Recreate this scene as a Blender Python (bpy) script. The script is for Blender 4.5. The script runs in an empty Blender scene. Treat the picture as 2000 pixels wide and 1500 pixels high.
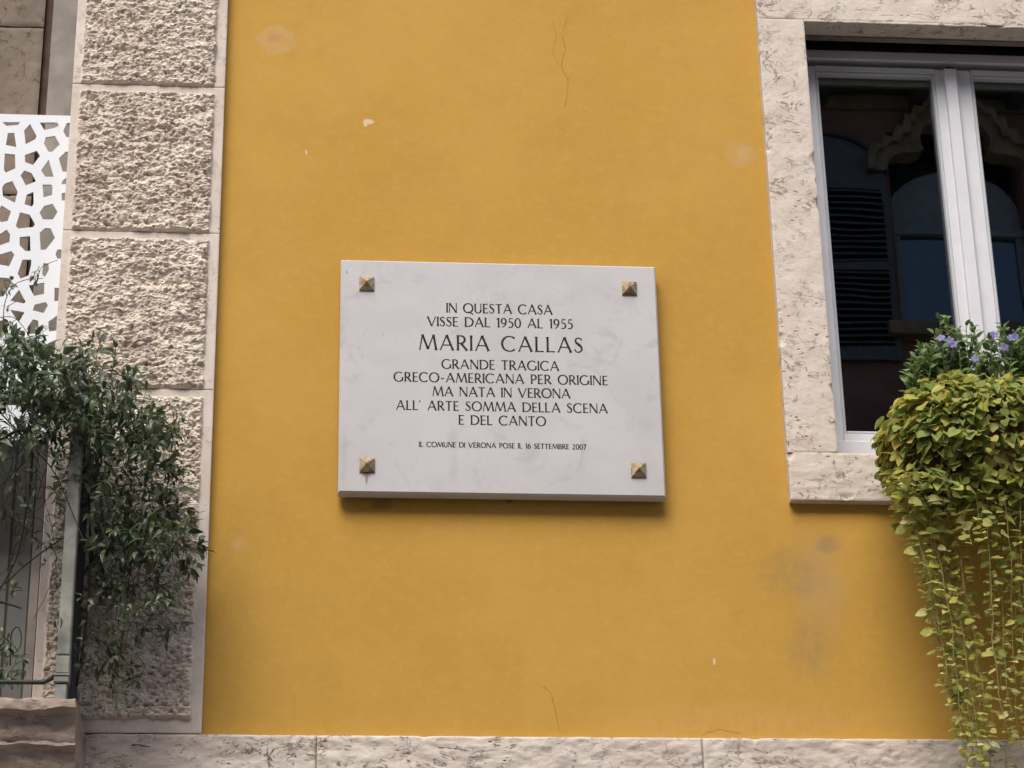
import bpy, math, random
import numpy as np
from mathutils import Vector, Matrix, noise
from mathutils.geometry import tessellate_polygon
PI = math.pi
rnd = random.Random(7)
C = bpy.context.scene.collection
SC = bpy.context.scene

# ------------------------------------------------------------------ camera, sky, sun, exposure
PITCH, YAW, ROLL = math.radians(24.5835), math.radians(5.1755), math.radians(-1.0974)
F = 4800.0
CAM = Vector((0, -5.8567, 1.6))
cp, sp, cy, sy = math.cos(PITCH), math.sin(PITCH), math.cos(YAW), math.sin(YAW)
FWD = Vector((sy*cp, cy*cp, sp)); R0 = Vector((cy, -sy, 0)); U0 = R0.cross(FWD)
RGT = R0*math.cos(ROLL) + U0*math.sin(ROLL); UPV = -R0*math.sin(ROLL) + U0*math.cos(ROLL)
cam = bpy.data.objects.new('camera', bpy.data.cameras.new('camera')); C.objects.link(cam)
m3 = Matrix((RGT, UPV, -FWD)).transposed()
cam.matrix_world = Matrix.Translation(CAM) @ m3.to_4x4()
cam.data.sensor_width = 36; cam.data.lens = F/2000*36; cam.data.clip_end = 500
SC.camera = cam

SUN_EL, SUN_AZ = math.radians(52), math.radians(20)       # azimuth away from straight in front of the wall
w = bpy.data.worlds.new('World'); SC.world = w; w.use_nodes = True
nt = w.node_tree; nt.nodes.clear()
sky = nt.nodes.new('ShaderNodeTexSky'); sky.sky_type = 'NISHITA'; sky.sun_disc = False
sky.sun_elevation = SUN_EL; sky.sun_rotation = PI + SUN_AZ
sky.air_density = 0.9; sky.dust_density = 3.0; sky.ozone_density = 1.0
bg = nt.nodes.new('ShaderNodeBackground'); bg.inputs[1].default_value = 0.10
wo = nt.nodes.new('ShaderNodeOutputWorld')
nt.links.new(sky.outputs[0], bg.inputs[0]); nt.links.new(bg.outputs[0], wo.inputs[0])
sun = bpy.data.objects.new('sun', bpy.data.lights.new('sun', 'SUN')); C.objects.link(sun)
sun.data.energy = 1.5; sun.data.angle = math.radians(36); sun.data.color = (1, 0.96, 0.91)
sd = Vector((math.sin(SUN_AZ)*-1*math.cos(SUN_EL), -math.cos(SUN_AZ)*math.cos(SUN_EL), math.sin(SUN_EL)))
sun.rotation_euler = sd.to_track_quat('Z', 'Y').to_euler(); sun.location = (0, -3, 14)
vs = SC.view_settings; vs.view_transform = 'Standard'; vs.look = 'None'; vs.gamma = 1; vs.use_curve_mapping = False
vs.exposure = 1.06

# ------------------------------------------------------------------ helpers
def P(px, py, Y):
    """point of the plane y = Y that is seen at photo pixel (px, py); used to measure the place"""
    d = FWD*F + RGT*(px-1000) - UPV*(py-750)
    return CAM + d*((Y-CAM.y)/d.y)
def X(px, py, Y): return P(px, py, Y).x
def Z(px, py, Y): return P(px, py, Y).z

def wloc(o):
    v = Vector((0, 0, 0))
    while o is not None: v += o.location; o = o.parent
    return v
def tag(o, label=None, cat=None, group=None, kind=None):
    if label: o['label'] = label
    if cat: o['category'] = cat
    if group: o['group'] = group
    if kind: o['kind'] = kind
    return o
def thing(name, label, cat, loc, group=None):
    o = bpy.data.objects.new(name, None); C.objects.link(o); o.location = loc; o.empty_display_size = .1
    return tag(o, label, cat, group)

class MB:
    def __init__(s): s.v = []; s.f = []; s.m = []
    def add(s, vs, fs, mi=0):
        k = len(s.v); s.v += [tuple(v) for v in vs]; s.f += [tuple(i+k for i in f) for f in fs]; s.m += [mi]*len(fs); return s
    def box(s, x0, x1, y0, y1, z0, z1, b=0.0, mi=0):
        if b <= 0:
            v = [(x, y, z) for x in (x0, x1) for y in (y0, y1) for z in (z0, z1)]
            return s.add(v, [(0,1,3,2),(4,6,7,5),(0,4,5,1),(2,3,7,6),(0,2,6,4),(1,5,7,3)], mi)
        # bevelled on the front (low y) side: a chamfer ring
        v = [(x0,y1,z0),(x1,y1,z0),(x1,y1,z1),(x0,y1,z1),
             (x0,y0+b,z0),(x1,y0+b,z0),(x1,y0+b,z1),(x0,y0+b,z1),
             (x0+b,y0,z0+b),(x1-b,y0,z0+b),(x1-b,y0,z1-b),(x0+b,y0,z1-b)]
        f = [(0,3,2,1),(8,9,10,11)]
        for a in (0, 4):
            for i in range(4):
                j = (i+1) % 4; f.append((a+i, a+j, a+4+j, a+4+i))
        return s.add(v, f, mi)
    def tube(s, pts, r, n=6, r1=None, mi=0):
        pts = [Vector(p) for p in pts]; k = len(pts)
        if k < 2: return s
        vs_ = []; fs = []; ref = Vector((.31, .2, .93))
        for i, p in enumerate(pts):
            t = (pts[min(i+1, k-1)] - pts[max(i-1, 0)])
            t = t.normalized() if t.length > 1e-9 else Vector((0, 0, 1))
            a = t.cross(ref); a = a.normalized() if a.length > 1e-4 else t.orthogonal().normalized()
            b = t.cross(a); rr = r if r1 is None else r + (r1-r)*i/(k-1)
            for j in range(n):
                q = 2*PI*j/n; vs_.append(p + a*math.cos(q)*rr + b*math.sin(q)*rr)
        for i in range(k-1):
            for j in range(n):
                fs.append((i*n+j, i*n+(j+1) % n, (i+1)*n+(j+1) % n, (i+1)*n+j))
        fs.append(tuple(range(n-1, -1, -1))); fs.append(tuple((k-1)*n+j for j in range(n)))
        return s.add(vs_, fs, mi)
    def prism(s, poly, axis, a, b, mi=0):
        """poly: 2-D outline, extruded along axis 'x' (poly = y,z) or 'y' (poly = x,z) or 'z'"""
        n = len(poly)
        def mk(p, q): return {'x': (q, p[0], p[1]), 'y': (p[0], q, p[1]), 'z': (p[0], p[1], q)}[axis]
        v = [mk(p, a) for p in poly] + [mk(p, b) for p in poly]
        f = [tuple(range(n)), tuple(range(2*n-1, n-1, -1))] + [(i, (i+1) % n, n+(i+1) % n, n+i) for i in range(n)]
        return s.add(v, f, mi)
    def build(s, name, mat, parent=None, smooth=False, label=None, kind=None):
        o0 = wloc(parent); me = bpy.data.meshes.new(name)
        me.from_pydata([(v[0]-o0.x, v[1]-o0.y, v[2]-o0.z) for v in s.v], [], s.f)
        for mm in (mat if isinstance(mat, (list, tuple)) else [mat]): me.materials.append(mm)
        if isinstance(mat, (list, tuple)): me.polygons.foreach_set('material_index', s.m)
        if smooth: me.polygons.foreach_set('use_smooth', [True]*len(s.f))
        me.update()
        import bmesh
        if len(s.f) < 4000:
            bm = bmesh.new(); bm.from_mesh(me); bmesh.ops.recalc_face_normals(bm, faces=bm.faces); bm.to_mesh(me); bm.free()
        o = bpy.data.objects.new(name, me); C.objects.link(o)
        if parent is not None: o.parent = parent
        return tag(o, label=label, kind=kind)

# ---- material helper
class Mat:
    def __init__(s, name, rough=.8, spec=.3, metal=0.0):
        s.m = bpy.data.materials.new(name); s.m.use_nodes = True; s.t = s.m.node_tree; s.t.nodes.clear()
        s.o = s.n('ShaderNodeOutputMaterial'); s.b = s.n('ShaderNodeBsdfPrincipled')
        s.l(s.b.outputs[0], s.o.inputs[0])
        s.b.inputs['Roughness'].default_value = rough; s.b.inputs['Specular IOR Level'].default_value = spec
        s.b.inputs['Metallic'].default_value = metal
        g = s.n('ShaderNodeNewGeometry'); s.pos = g.outputs['Position']; s.geo = g
    def n(s, t): return s.t.nodes.new(t)
    def l(s, a, b): s.t.links.new(a, b)
    def put(s, sock, v):
        if hasattr(v, 'is_linked') or isinstance(v, bpy.types.NodeSocket): s.l(v, sock)
        else: sock.default_value = (*v, 1) if isinstance(v, tuple) and len(v) == 3 and len(sock.default_value) == 4 else v
    def map(s, scale=(1,1,1), loc=(0,0,0), rot=(0,0,0)):
        m = s.n('ShaderNodeMapping'); s.l(s.pos, m.inputs[0])
        m.inputs['Scale'].default_value = scale; m.inputs['Location'].default_value = loc; m.inputs['Rotation'].default_value = rot
        return m.outputs[0]
    def noise(s, sc, det=4, rough=.55, dist=0.0, vec=None):
        n = s.n('ShaderNodeTexNoise'); n.inputs['Scale'].default_value = sc; n.inputs['Detail'].default_value = det
        n.inputs['Roughness'].default_value = rough; n.inputs['Distortion'].default_value = dist
        s.l(vec if vec is not None else s.pos, n.inputs['Vector']); return n.outputs['Fac']
    def vor(s, sc, vec=None, feat='F1'):
        n = s.n('ShaderNodeTexVoronoi'); n.feature = feat; n.inputs['Scale'].default_value = sc
        s.l(vec if vec is not None else s.pos, n.inputs['Vector']); return n.outputs['Distance']
    def ramp(s, f, a, b, lo=0.0, hi=1.0):
        n = s.n('ShaderNodeMapRange'); n.interpolation_type = 'SMOOTHSTEP'
        s.put(n.inputs[0], f)
        n.inputs[1].default_value = a; n.inputs[2].default_value = b; n.inputs[3].default_value = lo; n.inputs[4].default_value = hi
        return n.outputs[0]
    def math(s, op, a, b=0.0, c=0.0):
        n = s.n('ShaderNodeMath'); n.operation = op; s.put(n.inputs[0], a); s.put(n.inputs[1], b)
        if op in ('MULTIPLY_ADD',): s.put(n.inputs[2], c)
        return n.outputs[0]
    def mix(s, f, a, b, mode='MIX'):
        n = s.n('ShaderNodeMix'); n.data_type = 'RGBA'; n.blend_type = mode
        s.put(n.inputs[0], f); s.put(n.inputs[6], a); s.put(n.inputs[7], b); return n.outputs[2]
    def spot(s, p, rx, rz, soft=.5, wob=.6, wsc=30):
        """mask of an irregular patch of the wall around a point: 1 inside, 0 outside"""
        m = s.n('ShaderNodeMapping'); s.l(s.pos, m.inputs[0]); m.vector_type = 'TEXTURE'
        m.inputs['Location'].default_value = (p[0], p[1], p[2]); m.inputs['Scale'].default_value = (rx, 1000, rz)
        l = s.n('ShaderNodeVectorMath'); l.operation = 'LENGTH'; s.l(m.outputs[0], l.inputs[0])
        d = s.math('ADD', l.outputs['Value'], s.math('MULTIPLY_ADD', s.noise(wsc, 3), wob*2, -wob))
        return s.ramp(d, 1-soft, 1+soft*.3, 1, 0)
    def col(s, c): s.put(s.b.inputs['Base Color'], c)
    def rgh(s, c): s.put(s.b.inputs['Roughness'], c)
    def bump(s, h, strength=.5, dist=.002, prev=None):
        n = s.n('ShaderNodeBump'); n.inputs['Strength'].default_value = strength; n.inputs['Distance'].default_value = dist
        s.put(n.inputs['Height'], h)
        if prev is not None: s.l(prev, n.inputs['Normal'])
        s.l(n.outputs[0], s.b.inputs['Normal']); return n.outputs[0]

# ------------------------------------------------------------------ materials
def m_plaster():
    s = Mat('ochre_plaster', .85, .2)
    big = s.noise(1.6, 5, .6); mid = s.noise(9, 5, .6, vec=s.map((1, 1, .8)))
    brush = s.math('ADD', s.math('MULTIPLY', s.noise(26, 5, .65, .8, vec=s.map((1, 1, 1.7), rot=(0, .35, 0))), .6), s.math('MULTIPLY', s.noise(34, 4, .6, .5, vec=s.map((1.4, 1, 1), rot=(0, -.5, 0))), .4))
    c = s.mix(s.ramp(big, .35, .68), (.480, .272, .048), (.520, .300, .060))
    c = s.mix(s.ramp(mid, .46, .74, 0, .25), c, (.40, .225, .045))
    c = s.mix(s.ramp(brush, .48, .62, 0, .28), c, (.56, .34, .085))
    fine = s.noise(260, 3, .7)
    c = s.mix(s.ramp(fine, .56, .72, 0, .35), c, (.40, .21, .035))
    for (px, py, rx, rz, col, a, soft) in (
            (540, 77, 42, 34, (.53, .34, .16), .42, .2), (536, 74, 16, 12, (.42, .22, .10), .45, .4),
            (1442, 300, 36, 30, (.52, .33, .15), .40, .2), (1452, 300, 12, 18, (.56, .38, .2), .35, .4),
            (467, 1064, 20, 18, (.55, .31, .12), .5, .4), (463, 1063, 9, 8, (.60, .36, .16), .4, .3),
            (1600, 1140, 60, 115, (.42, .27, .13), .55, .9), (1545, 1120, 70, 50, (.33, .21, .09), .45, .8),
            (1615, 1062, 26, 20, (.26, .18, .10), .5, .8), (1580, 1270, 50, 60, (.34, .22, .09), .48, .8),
            (450, 1180, 60, 240, (.34, .22, .05), .28, .9), (745, 985, 22, 12, (.16, .08, .03), .5, .6),  # tall patch by the pilaster: dirt plus painted shade of the balcony plants
            (995, 978, 8, 6, (.1, .05, .02), .6, .6), (1450, 1410, 260, 40, (.60, .33, .10), .4, .8)):
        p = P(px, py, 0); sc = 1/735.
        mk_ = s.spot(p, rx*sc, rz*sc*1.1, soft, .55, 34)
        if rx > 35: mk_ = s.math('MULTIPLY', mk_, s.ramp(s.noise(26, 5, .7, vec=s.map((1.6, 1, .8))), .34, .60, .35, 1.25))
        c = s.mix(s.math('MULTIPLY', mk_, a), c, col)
    # flaked chip showing the white plaster below
    for (px, py, rx, rz) in ((714, 240, 5, 9), (722, 238, 9, 6), (598, 297, 2, 6), (1395, 1292, 2.5, 7)):
        p = P(px, py, 0)
        c = s.mix(s.math('MULTIPLY', s.spot(p, rx/735, rz/680, .25, .55, 150), .85), c, (.66, .52, .36))
    # faint rub marks of the trowel
    rub = s.noise(18, 6, .65, 1.2, vec=s.map((1.2, 1, 3.5), rot=(0, .12, 0)))
    line = s.math('ABSOLUTE', s.math('SUBTRACT', rub, .5))
    msk = s.ramp(s.noise(2.3, 2), .5, .66)
    c = s.mix(s.math('MULTIPLY', s.ramp(line, 0, .012, .4, 0), msk), c, (.33, .19, .05))
    s.col(c)
    h = s.math('ADD', s.math('MULTIPLY', brush, .5), s.math('ADD', s.math('MULTIPLY', fine, .25), s.math('MULTIPLY', mid, 1.2)))
    b = s.bump(h, .55, .0026)
    return s.m

def m_stone(name, base, warm, vein, veins=1.0, rel=.5, vsc=9.0, horiz=1.4, dirt=.3, off=0.0):
    """pale Verona limestone: cloudy cream with short brown fissures"""
    s = Mat(name, .75, .25)
    v = s.map((1, 1, horiz), (off, off*.7, off*1.3))
    cloud = s.noise(6, 5, .6, vec=v); gr = s.noise(70, 4, .65, vec=v)
    c = s.mix(s.ramp(cloud, .35, .68), base, warm)
    c = s.mix(s.ramp(gr, .45, .72, 0, .35), c, tuple(x*.72 for x in base))
    f1 = s.noise(vsc, 6, .62, 1.1, vec=v); l1 = s.math('ABSOLUTE', s.math('SUBTRACT', f1, .5))
    m1 = s.ramp(s.noise(vsc*1.9, 3, .6, vec=s.map((1, 1, 1), (3+off, 1, 7))), .49, .61)
    k1 = s.math('MULTIPLY', s.ramp(l1, 0, .016, 1, 0), m1)
    f2 = s.noise(vsc*3.2, 5, .6, .8, vec=s.map((1, 1, horiz*1.2), (9+off, 2, 3))); l2 = s.math('ABSOLUTE', s.math('SUBTRACT', f2, .47))
    m2 = s.ramp(s.noise(vsc*2.2, 3, .6, vec=s.map((1, 1, 1), (13+off, 5, 1))), .50, .64)
    k2 = s.math('MULTIPLY', s.ramp(l2, 0, .02, .8, 0), m2)
    pit = s.math('MULTIPLY', s.ramp(s.vor(34, s.map((1, 1, 1.7), (off, 3, 1))), .10, .20, 1, 0), s.ramp(s.noise(5.3, 3, .6, vec=s.map((1, 1, 1), (21+off, 5, 1))), .50, .62))
    clus = s.ramp(s.noise(2.7, 2, .5, vec=s.map((1, 1, 1), (2+off, 8, 3))), .38, .60, .25, 1)
    k = s.math('MULTIPLY', s.math('MULTIPLY', s.math('MAXIMUM', s.math('MAXIMUM', k1, k2), pit), clus), veins)
    wide = s.math('MULTIPLY', s.ramp(l1, 0, .05, .35*veins, 0), m1)
    c = s.mix(wide, c, tuple(.5*a+.5*b for a, b in zip(warm, vein)))
    c = s.mix(k, c, vein)
    dk = s.ramp(s.noise(3.1, 4, .6, vec=s.map((1.5, 1, .5), (off, 0, 0))), .5, .75, 0, dirt)
    c = s.mix(dk, c, tuple(x*.55 for x in warm))
    s.col(c)
    h = s.math('SUBTRACT', s.math('ADD', s.math('MULTIPLY', gr, .45), s.math('MULTIPLY', cloud, .6)), s.math('MULTIPLY', k, .9))
    s.bump(h, rel, .004)
    return s.m

def m_rough():
    s = Mat('chiselled_limestone', .85, .2)
    cloud = s.noise(5, 5, .6); gr = s.noise(55, 5, .65, vec=s.map((1, 1, 1.8)))
    c = s.mix(s.ramp(cloud, .35, .65), (.74, .665, .565), (.68, .59, .49))
    oi = s.n('ShaderNodeObjectInfo')
    c = s.mix(s.math('MULTIPLY', oi.outputs['Random'], .30), c, (.58, .47, .38))
    c = s.mix(s.ramp(s.noise(11, 4, .65, vec=s.map((1.6, 1, .6), (4, 4, 4))), .53, .70, 0, .60), c, (.38, .29, .23))
    c = s.mix(s.ramp(gr, .50, .66, 0, .6), c, (.34, .26, .20))
    c = s.mix(s.ramp(s.noise(23, 3, .6, vec=s.map((1, 1, 1), (8, 1, 2))), .60, .72, 0, .35), c, (.46, .29, .21))
    s.col(c)
    s.bump(s.math('ADD', gr, s.math('MULTIPLY', s.noise(190, 3, .7), .5)), .6, .004)
    return s.m

def m_plain(name, col, rough=.6, spec=.3, metal=0.0, var=.2, sc=20, bump=.15, bsc=60):
    s = Mat(name, rough, spec, metal)
    s.col(s.mix(s.ramp(s.noise(sc, 5, .6), .35, .7, 0, 1), tuple(x*(1-var) for x in col), tuple(min(1, x*(1+var*.5)) for x in col)))
    s.bump(s.noise(bsc, 4, .6), bump, .002)
    return s.m

def m_marble():
    s = Mat('grey_white_marble', .5, .35)
    c = s.mix(s.ramp(s.noise(5, 5, .6, .5), .35, .68), (.525, .508, .503), (.480, .465, .462))
    cl = s.noise(9, 6, .65, 1.2); c = s.mix(s.ramp(cl, .53, .68, 0, .6), c, (.40, .39, .385))
    f1 = s.noise(11, 6, .6, 1.5); l1 = s.math('ABSOLUTE', s.math('SUBTRACT', f1, .5))
    m1 = s.ramp(s.noise(4.3, 3, .6, vec=s.map((1, 1, 1), (5, 5, 5))), .50, .68)
    c = s.mix(s.math('MULTIPLY', s.ramp(l1, 0, .02, .5, 0), m1), c, (.36, .35, .36))
    for (px, py, rx, rz, a, col) in ((885, 860, 14, 26, .35, (.33, .32, .33)), (885, 910, 12, 34, .3, (.36, .35, .36)), (745, 700, 40, 22, .25, (.38, .37, .38)),
                          (677, 532, 3, 5, .7, (.25, .24, .24)), (717, 926, 10, 9, .85, (.16, .09, .06)), (716, 938, 3, 9, .85, (.22, .15, .12)),
                          (749, 655, 2, 4, .5, (.3, .3, .3)), (672, 900, 6, 60, .25, (.36, .33, .35)), (1262, 830, 20, 16, .3, (.38, .37, .38)), (713, 905, 19, 19, .3, (.40, .33, .29)), (1247, 919, 20, 20, .25, (.40, .33, .29)),
                          (716, 555, 18, 18, .25, (.40, .35, .31)), (1229, 564, 18, 18, .25, (.40, .35, .31)), (700, 945, 50, 18, .2, (.50, .50, .44))):
        p = P(px, py, -.045)
        c = s.mix(s.math('MULTIPLY', s.spot(p, rx/753, rz/690, .8 if rx > 9 else .4, .5, 60), a), c, col)
    s.col(c); s.bump(s.noise(160, 3, .6), .12, .001)
    return s.m

M = {}
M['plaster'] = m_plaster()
M['surround'] = m_stone('cream_limestone', (.64, .565, .48), (.60, .515, .43), (.32, .20, .12), .95, .7, 9, 1.5, .12, 0)
M['ledge'] = m_stone('fissured_limestone', (.63, .555, .475), (.56, .475, .40), (.16, .095, .06), 1.0, .9, 9, 2.0, .22, 4)
M['balcony'] = m_stone('weathered_limestone', (.44, .36, .29), (.30, .22, .165), (.12, .075, .05), 1.0, .9, 10, 3, .6, 8)
M['margin'] = m_stone('dressed_limestone', (.65, .58, .505), (.60, .505, .43), (.25, .17, .12), .6, .35, 12, 1.0, .35, 2)
M['rough'] = m_rough()
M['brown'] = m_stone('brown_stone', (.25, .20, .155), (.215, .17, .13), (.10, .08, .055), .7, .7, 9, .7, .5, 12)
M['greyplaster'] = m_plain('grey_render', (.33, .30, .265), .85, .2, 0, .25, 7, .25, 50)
M['paledoor'] = m_plain('pale_grey_paint', (.18, .18, .165), .6, .3, 0, .2, 4, .1)
M['darkbrown'] = m_plain('dark_joint', (.10, .065, .045), .85, .2, 0, .3, 20)
M['marble'] = m_marble()
M['white'] = m_plain('white_powder_coat', (.72, .74, .76), .5, .4, 0, .04, 8, .05)
M['frame'] = m_plain('white_lacquer', (.66, .655, .67), .45, .4, 0, .05, 12, .05)
M['bead'] = m_plain('grey_lacquer', (.50, .52, .53), .45, .4, 0, .05, 12, .05)
M['gasket'] = m_plain('black_rubber', (.015, .015, .015), .6, .3, 0, .1)
M['ink'] = m_plain('dark_engraving', (.035, .034, .042), .8, .1, 0, .5, 80, .1)
M['crack'] = m_plain('crack_shade', (.40, .228, .045), .9, .1, 0, .3, 60)
M['greenpost'] = m_plain('grey_green_paint', (.27, .275, .235), .6, .3, 0, .3, 18, .3, 40)
M['bluedark'] = m_plain('blue_black_paint', (.030, .042, .055), .5, .4, 0, .4, 15, .3)
M['iron'] = m_plain('dark_iron', (.040, .038, .034), .55, .4, 0, .3, 30, .3)
M['terracotta'] = m_plain('brown_terracotta', (.16, .08, .05), .8, .2, 0, .3, 12)
M['soil'] = m_plain('potting_soil', (.04, .028, .02), .95, .1, 0, .4, 50, .8)
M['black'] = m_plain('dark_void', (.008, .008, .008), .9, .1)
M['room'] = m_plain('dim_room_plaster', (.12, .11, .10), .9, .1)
M['curtain'] = m_plain('sheer_curtain', (.35, .34, .32), .9, .1, 0, .1)
M['asphalt'] = m_plain('street_paving', (.27, .25, .23), .9, .2, 0, .3, 6, .5, 90)
M['roof'] = m_plain('roof_tile', (.22, .10, .06), .85, .2, 0, .3, 6)
def m_brass():
    s = Mat('aged_brass', .36, .5, .92)
    s.col(s.mix(s.ramp(s.noise(70, 4, .6), .4, .65), (.62, .46, .25), (.32, .21, .11)))
    s.rgh(s.ramp(s.noise(120, 3), .3, .7, .25, .5)); s.bump(s.noise(200, 3), .15, .001); return s.m
M['brass'] = m_brass()
def m_glass(name, tint=(.55, .62, .66), boost=3.4):
    s = Mat(name); s.t.nodes.remove(s.b)
    tr = s.n('ShaderNodeBsdfTransparent'); tr.inputs[0].default_value = (*tint, 1)
    gl = s.n('ShaderNodeBsdfGlossy'); gl.inputs['Roughness'].default_value = 0.0; gl.inputs[0].default_value = (.98, .97, .96, 1)
    fr = s.n('ShaderNodeFresnel'); fr.inputs[0].default_value = 1.5
    bp = s.n('ShaderNodeBump'); bp.inputs['Strength'].default_value = .012; bp.inputs['Distance'].default_value = .01
    s.l(s.noise(5, 1), bp.inputs['Height']); s.l(bp.outputs[0], gl.inputs['Normal'])
    mx = s.n('ShaderNodeMixShader'); s.l(s.math('MULTIPLY', fr.outputs[0], boost), mx.inputs[0])
    s.l(tr.outputs[0], mx.inputs[1]); s.l(gl.outputs[0], mx.inputs[2]); s.l(mx.outputs[0], s.o.inputs[0]); return s.m
M['glass'] = m_glass('window_glass')
def m_leaf(name, c1, c2, c3, rough=.4, trans=.25, spec=.5, tcol=None):
    s = Mat(name, rough, spec)
    oi = s.n('ShaderNodeObjectInfo')
    r = s.math('FRACT', s.math('ADD', s.geo.outputs['Random Per Island'], oi.outputs['Random']))
    c = s.mix(s.ramp(r, 0, .6), c1, c2); c = s.mix(s.ramp(r, .78, .98), c, c3)
    c = s.mix(s.ramp(s.noise(60, 3), .45, .7, 0, .35), c, tuple(x*.6 for x in c1))
    s.col(c); s.bump(s.noise(140, 2), .2, .001)
    t = s.n('ShaderNodeBsdfTranslucent'); s.l(c, t.inputs[0])
    mx = s.n('ShaderNodeMixShader'); mx.inputs[0].default_value = trans
    s.l(s.b.outputs[0], mx.inputs[1]); s.l(t.outputs[0], mx.inputs[2]); s.l(mx.outputs[0], s.o.inputs[0]); return s.m
M['jas'] = m_leaf('jasmine_leaf', (.045, .075, .032), (.095, .135, .062), (.20, .23, .14), .40, .28, .55)
M['jas2'] = m_leaf('jasmine_leaf_young', (.08, .11, .035), (.12, .14, .04), (.15, .19, .12), .38, .25, .5)
M['stem'] = m_plain('dark_stem', (.050, .038, .028), .7, .2, 0, .4, 40)
M['redstem'] = m_plain('reddish_stem', (.085, .045, .032), .7, .2, 0, .4, 40)
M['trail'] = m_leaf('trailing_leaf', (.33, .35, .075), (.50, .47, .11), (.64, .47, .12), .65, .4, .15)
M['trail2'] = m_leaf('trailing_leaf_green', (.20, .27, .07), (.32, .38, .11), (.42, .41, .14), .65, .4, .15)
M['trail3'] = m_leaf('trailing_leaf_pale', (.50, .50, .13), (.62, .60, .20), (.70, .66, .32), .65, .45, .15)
M['palestem'] = m_plain('pale_green_stem', (.40, .36, .14), .6, .2, 0, .3, 40)
M['bush'] = m_leaf('plumbago_leaf', (.10, .17, .05), (.17, .25, .08), (.26, .33, .14), .45, .3, .4)
M['greenstem'] = m_plain('green_stem', (.12, .14, .06), .6, .2, 0, .3, 40)
M['petal'] = m_leaf('lilac_petal', (.28, .24, .52), (.36, .32, .60), (.45, .42, .7), .6, .4, .2)
M['pink'] = m_plain('faded_pink_render', (.27, .135, .11), .85, .2, 0, .25, 3)
M['cornice'] = m_plain('cornice_render', (.24, .20, .13), .85, .2, 0, .25, 5)
M['eaves'] = m_plain('green_grey_eaves', (.09, .11, .085), .85, .2, 0, .25, 5)
M['gothic'] = m_stone('golden_gothic_stone', (.34, .26, .16), (.24, .165, .09), (.20, .13, .07), 1, 1, 8, 1, .6, 20)
M['shutter'] = m_plain('slate_shutter_paint', (.13, .135, .14), .5, .4, 0, .2)
M['slat'] = m_plain('dark_trim_and_shade', (.030, .034, .040), .5, .4, 0, .2)
M['blueframe'] = m_plain('blue_grey_joinery', (.27, .28, .29), .5, .4, 0, .15)
M['skyglass'] = m_glass('far_glass', (.3, .4, .5), 4.5)

# ------------------------------------------------------------------ measured lines of the facade
ST = -.030                                                   # face of the dressed stone
xpr = (X(445, 0, ST) + X(395, 1430, ST))/2                   # pilaster right edge
xpl = (X(147, 0, ST) + X(125, 480, ST))/2                    # pilaster left edge
zled = (Z(402, 1429, ST) + Z(1450, 1441, ST) + Z(1985, 1450, ST))/3
xwo = (X(1476, 0, ST) + X(1546, 975, ST))/2                  # window surround outer left
zso = (Z(1545, 975, ST) + Z(1740, 978, ST))/2                # underside of the sill stone
xwi = (X(1570, 42, ST) + X(1636, 880, ST))/2                 # opening left
zwi = (Z(1570, 42, ST) + Z(2000, 53, ST))/2                  # opening top
zsi = Z(1640, 884, ST)                                       # top of the sill stone
FR = .113                                                    # face of the window frame
xmid = (X(1858, 150, FR-.02) + X(1908, 600, FR-.02))/2       # centre of the meeting stiles
xwi2 = 2*xmid - xwi + .01; xwo2 = xwi2 + (xwi-xwo); zlt = zwi + .155
print('pil', xpl, xpr, 'ledge', zled, 'win', xwo, xwi, xmid, zwi, zsi, zso)

def wall_hole(x0, x1, z0, z1, a0, a1, b0, b1, y0, y1):
    m = MB(); xs = (x0, a0, a1, x1); zs = (z0, b0, b1, z1); v = []
    for y in (y0, y1):
        for z in zs:
            for x in xs: v.append((x, y, z))
    f = []
    for k, y in enumerate((0, 16)):
        for j in range(3):
            for i in range(3):
                if i == 1 and j == 1: continue
                a = y + j*4 + i; f.append((a, a+1, a+5, a+4))
    def ring(ids):
        for i in range(len(ids)):
            a, b = ids[i], ids[(i+1) % len(ids)]; f.append((a, b, b+16, a+16))
    ring([0,1,2,3,7,11,15,14,13,12,8,4]); ring([5,6,10,9])
    return m.add(v, f)

# ------------------------------------------------------------------ the setting: ground, yellow wall
MB().box(-30, 30, -30, 30, -.2, 0).build('ground', M['asphalt'], kind='structure')
wl = thing('plastered_wall', 'ochre yellow plastered house wall behind the marble plaque, with hairline cracks', 'wall', (xpr, 0, zled))
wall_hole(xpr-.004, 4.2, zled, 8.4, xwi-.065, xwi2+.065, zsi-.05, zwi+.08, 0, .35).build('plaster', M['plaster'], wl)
def crack(pts, wd, name='crack'):
    # jagged hairline, a sliver 0.4 mm proud of the plaster
    m = MB(); q = []
    for i in range(len(pts)-1):
        a, b = P(*pts[i], -.0004), P(*pts[i+1], -.0004); n = max(2, int((b-a).length/.012))
        for k in range(n): q.append(a.lerp(b, k/n) + Vector((rnd.uniform(-1, 1), 0, rnd.uniform(-1, 1)))*.0016)
    q.append(P(*pts[-1], -.0004)); n = len(q); v = []
    for i, p in enumerate(q):
        t = (q[min(i+1, n-1)]-q[max(i-1, 0)]).normalized(); s_ = Vector((t.z, 0, -t.x))
        ww = wd*(.35+.65*math.sin(PI*min(1, (i+.4)/n)))*rnd.uniform(.6, 1.2); v += [p-s_*ww/2, p+s_*ww/2]
    m.add(v, [(2*i, 2*i+1, 2*i+3, 2*i+2) for i in range(n-1)]); m.build(name, M['crack'], wl)
crack([(1104, 15), (1108, 40), (1098, 66), (1104, 95), (1096, 130), (1110, 155), (1108, 185), (1102, 212)], .0022)
crack([(1094, 130), (1080, 100), (1088, 70), (1078, 40)], .0012)
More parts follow.
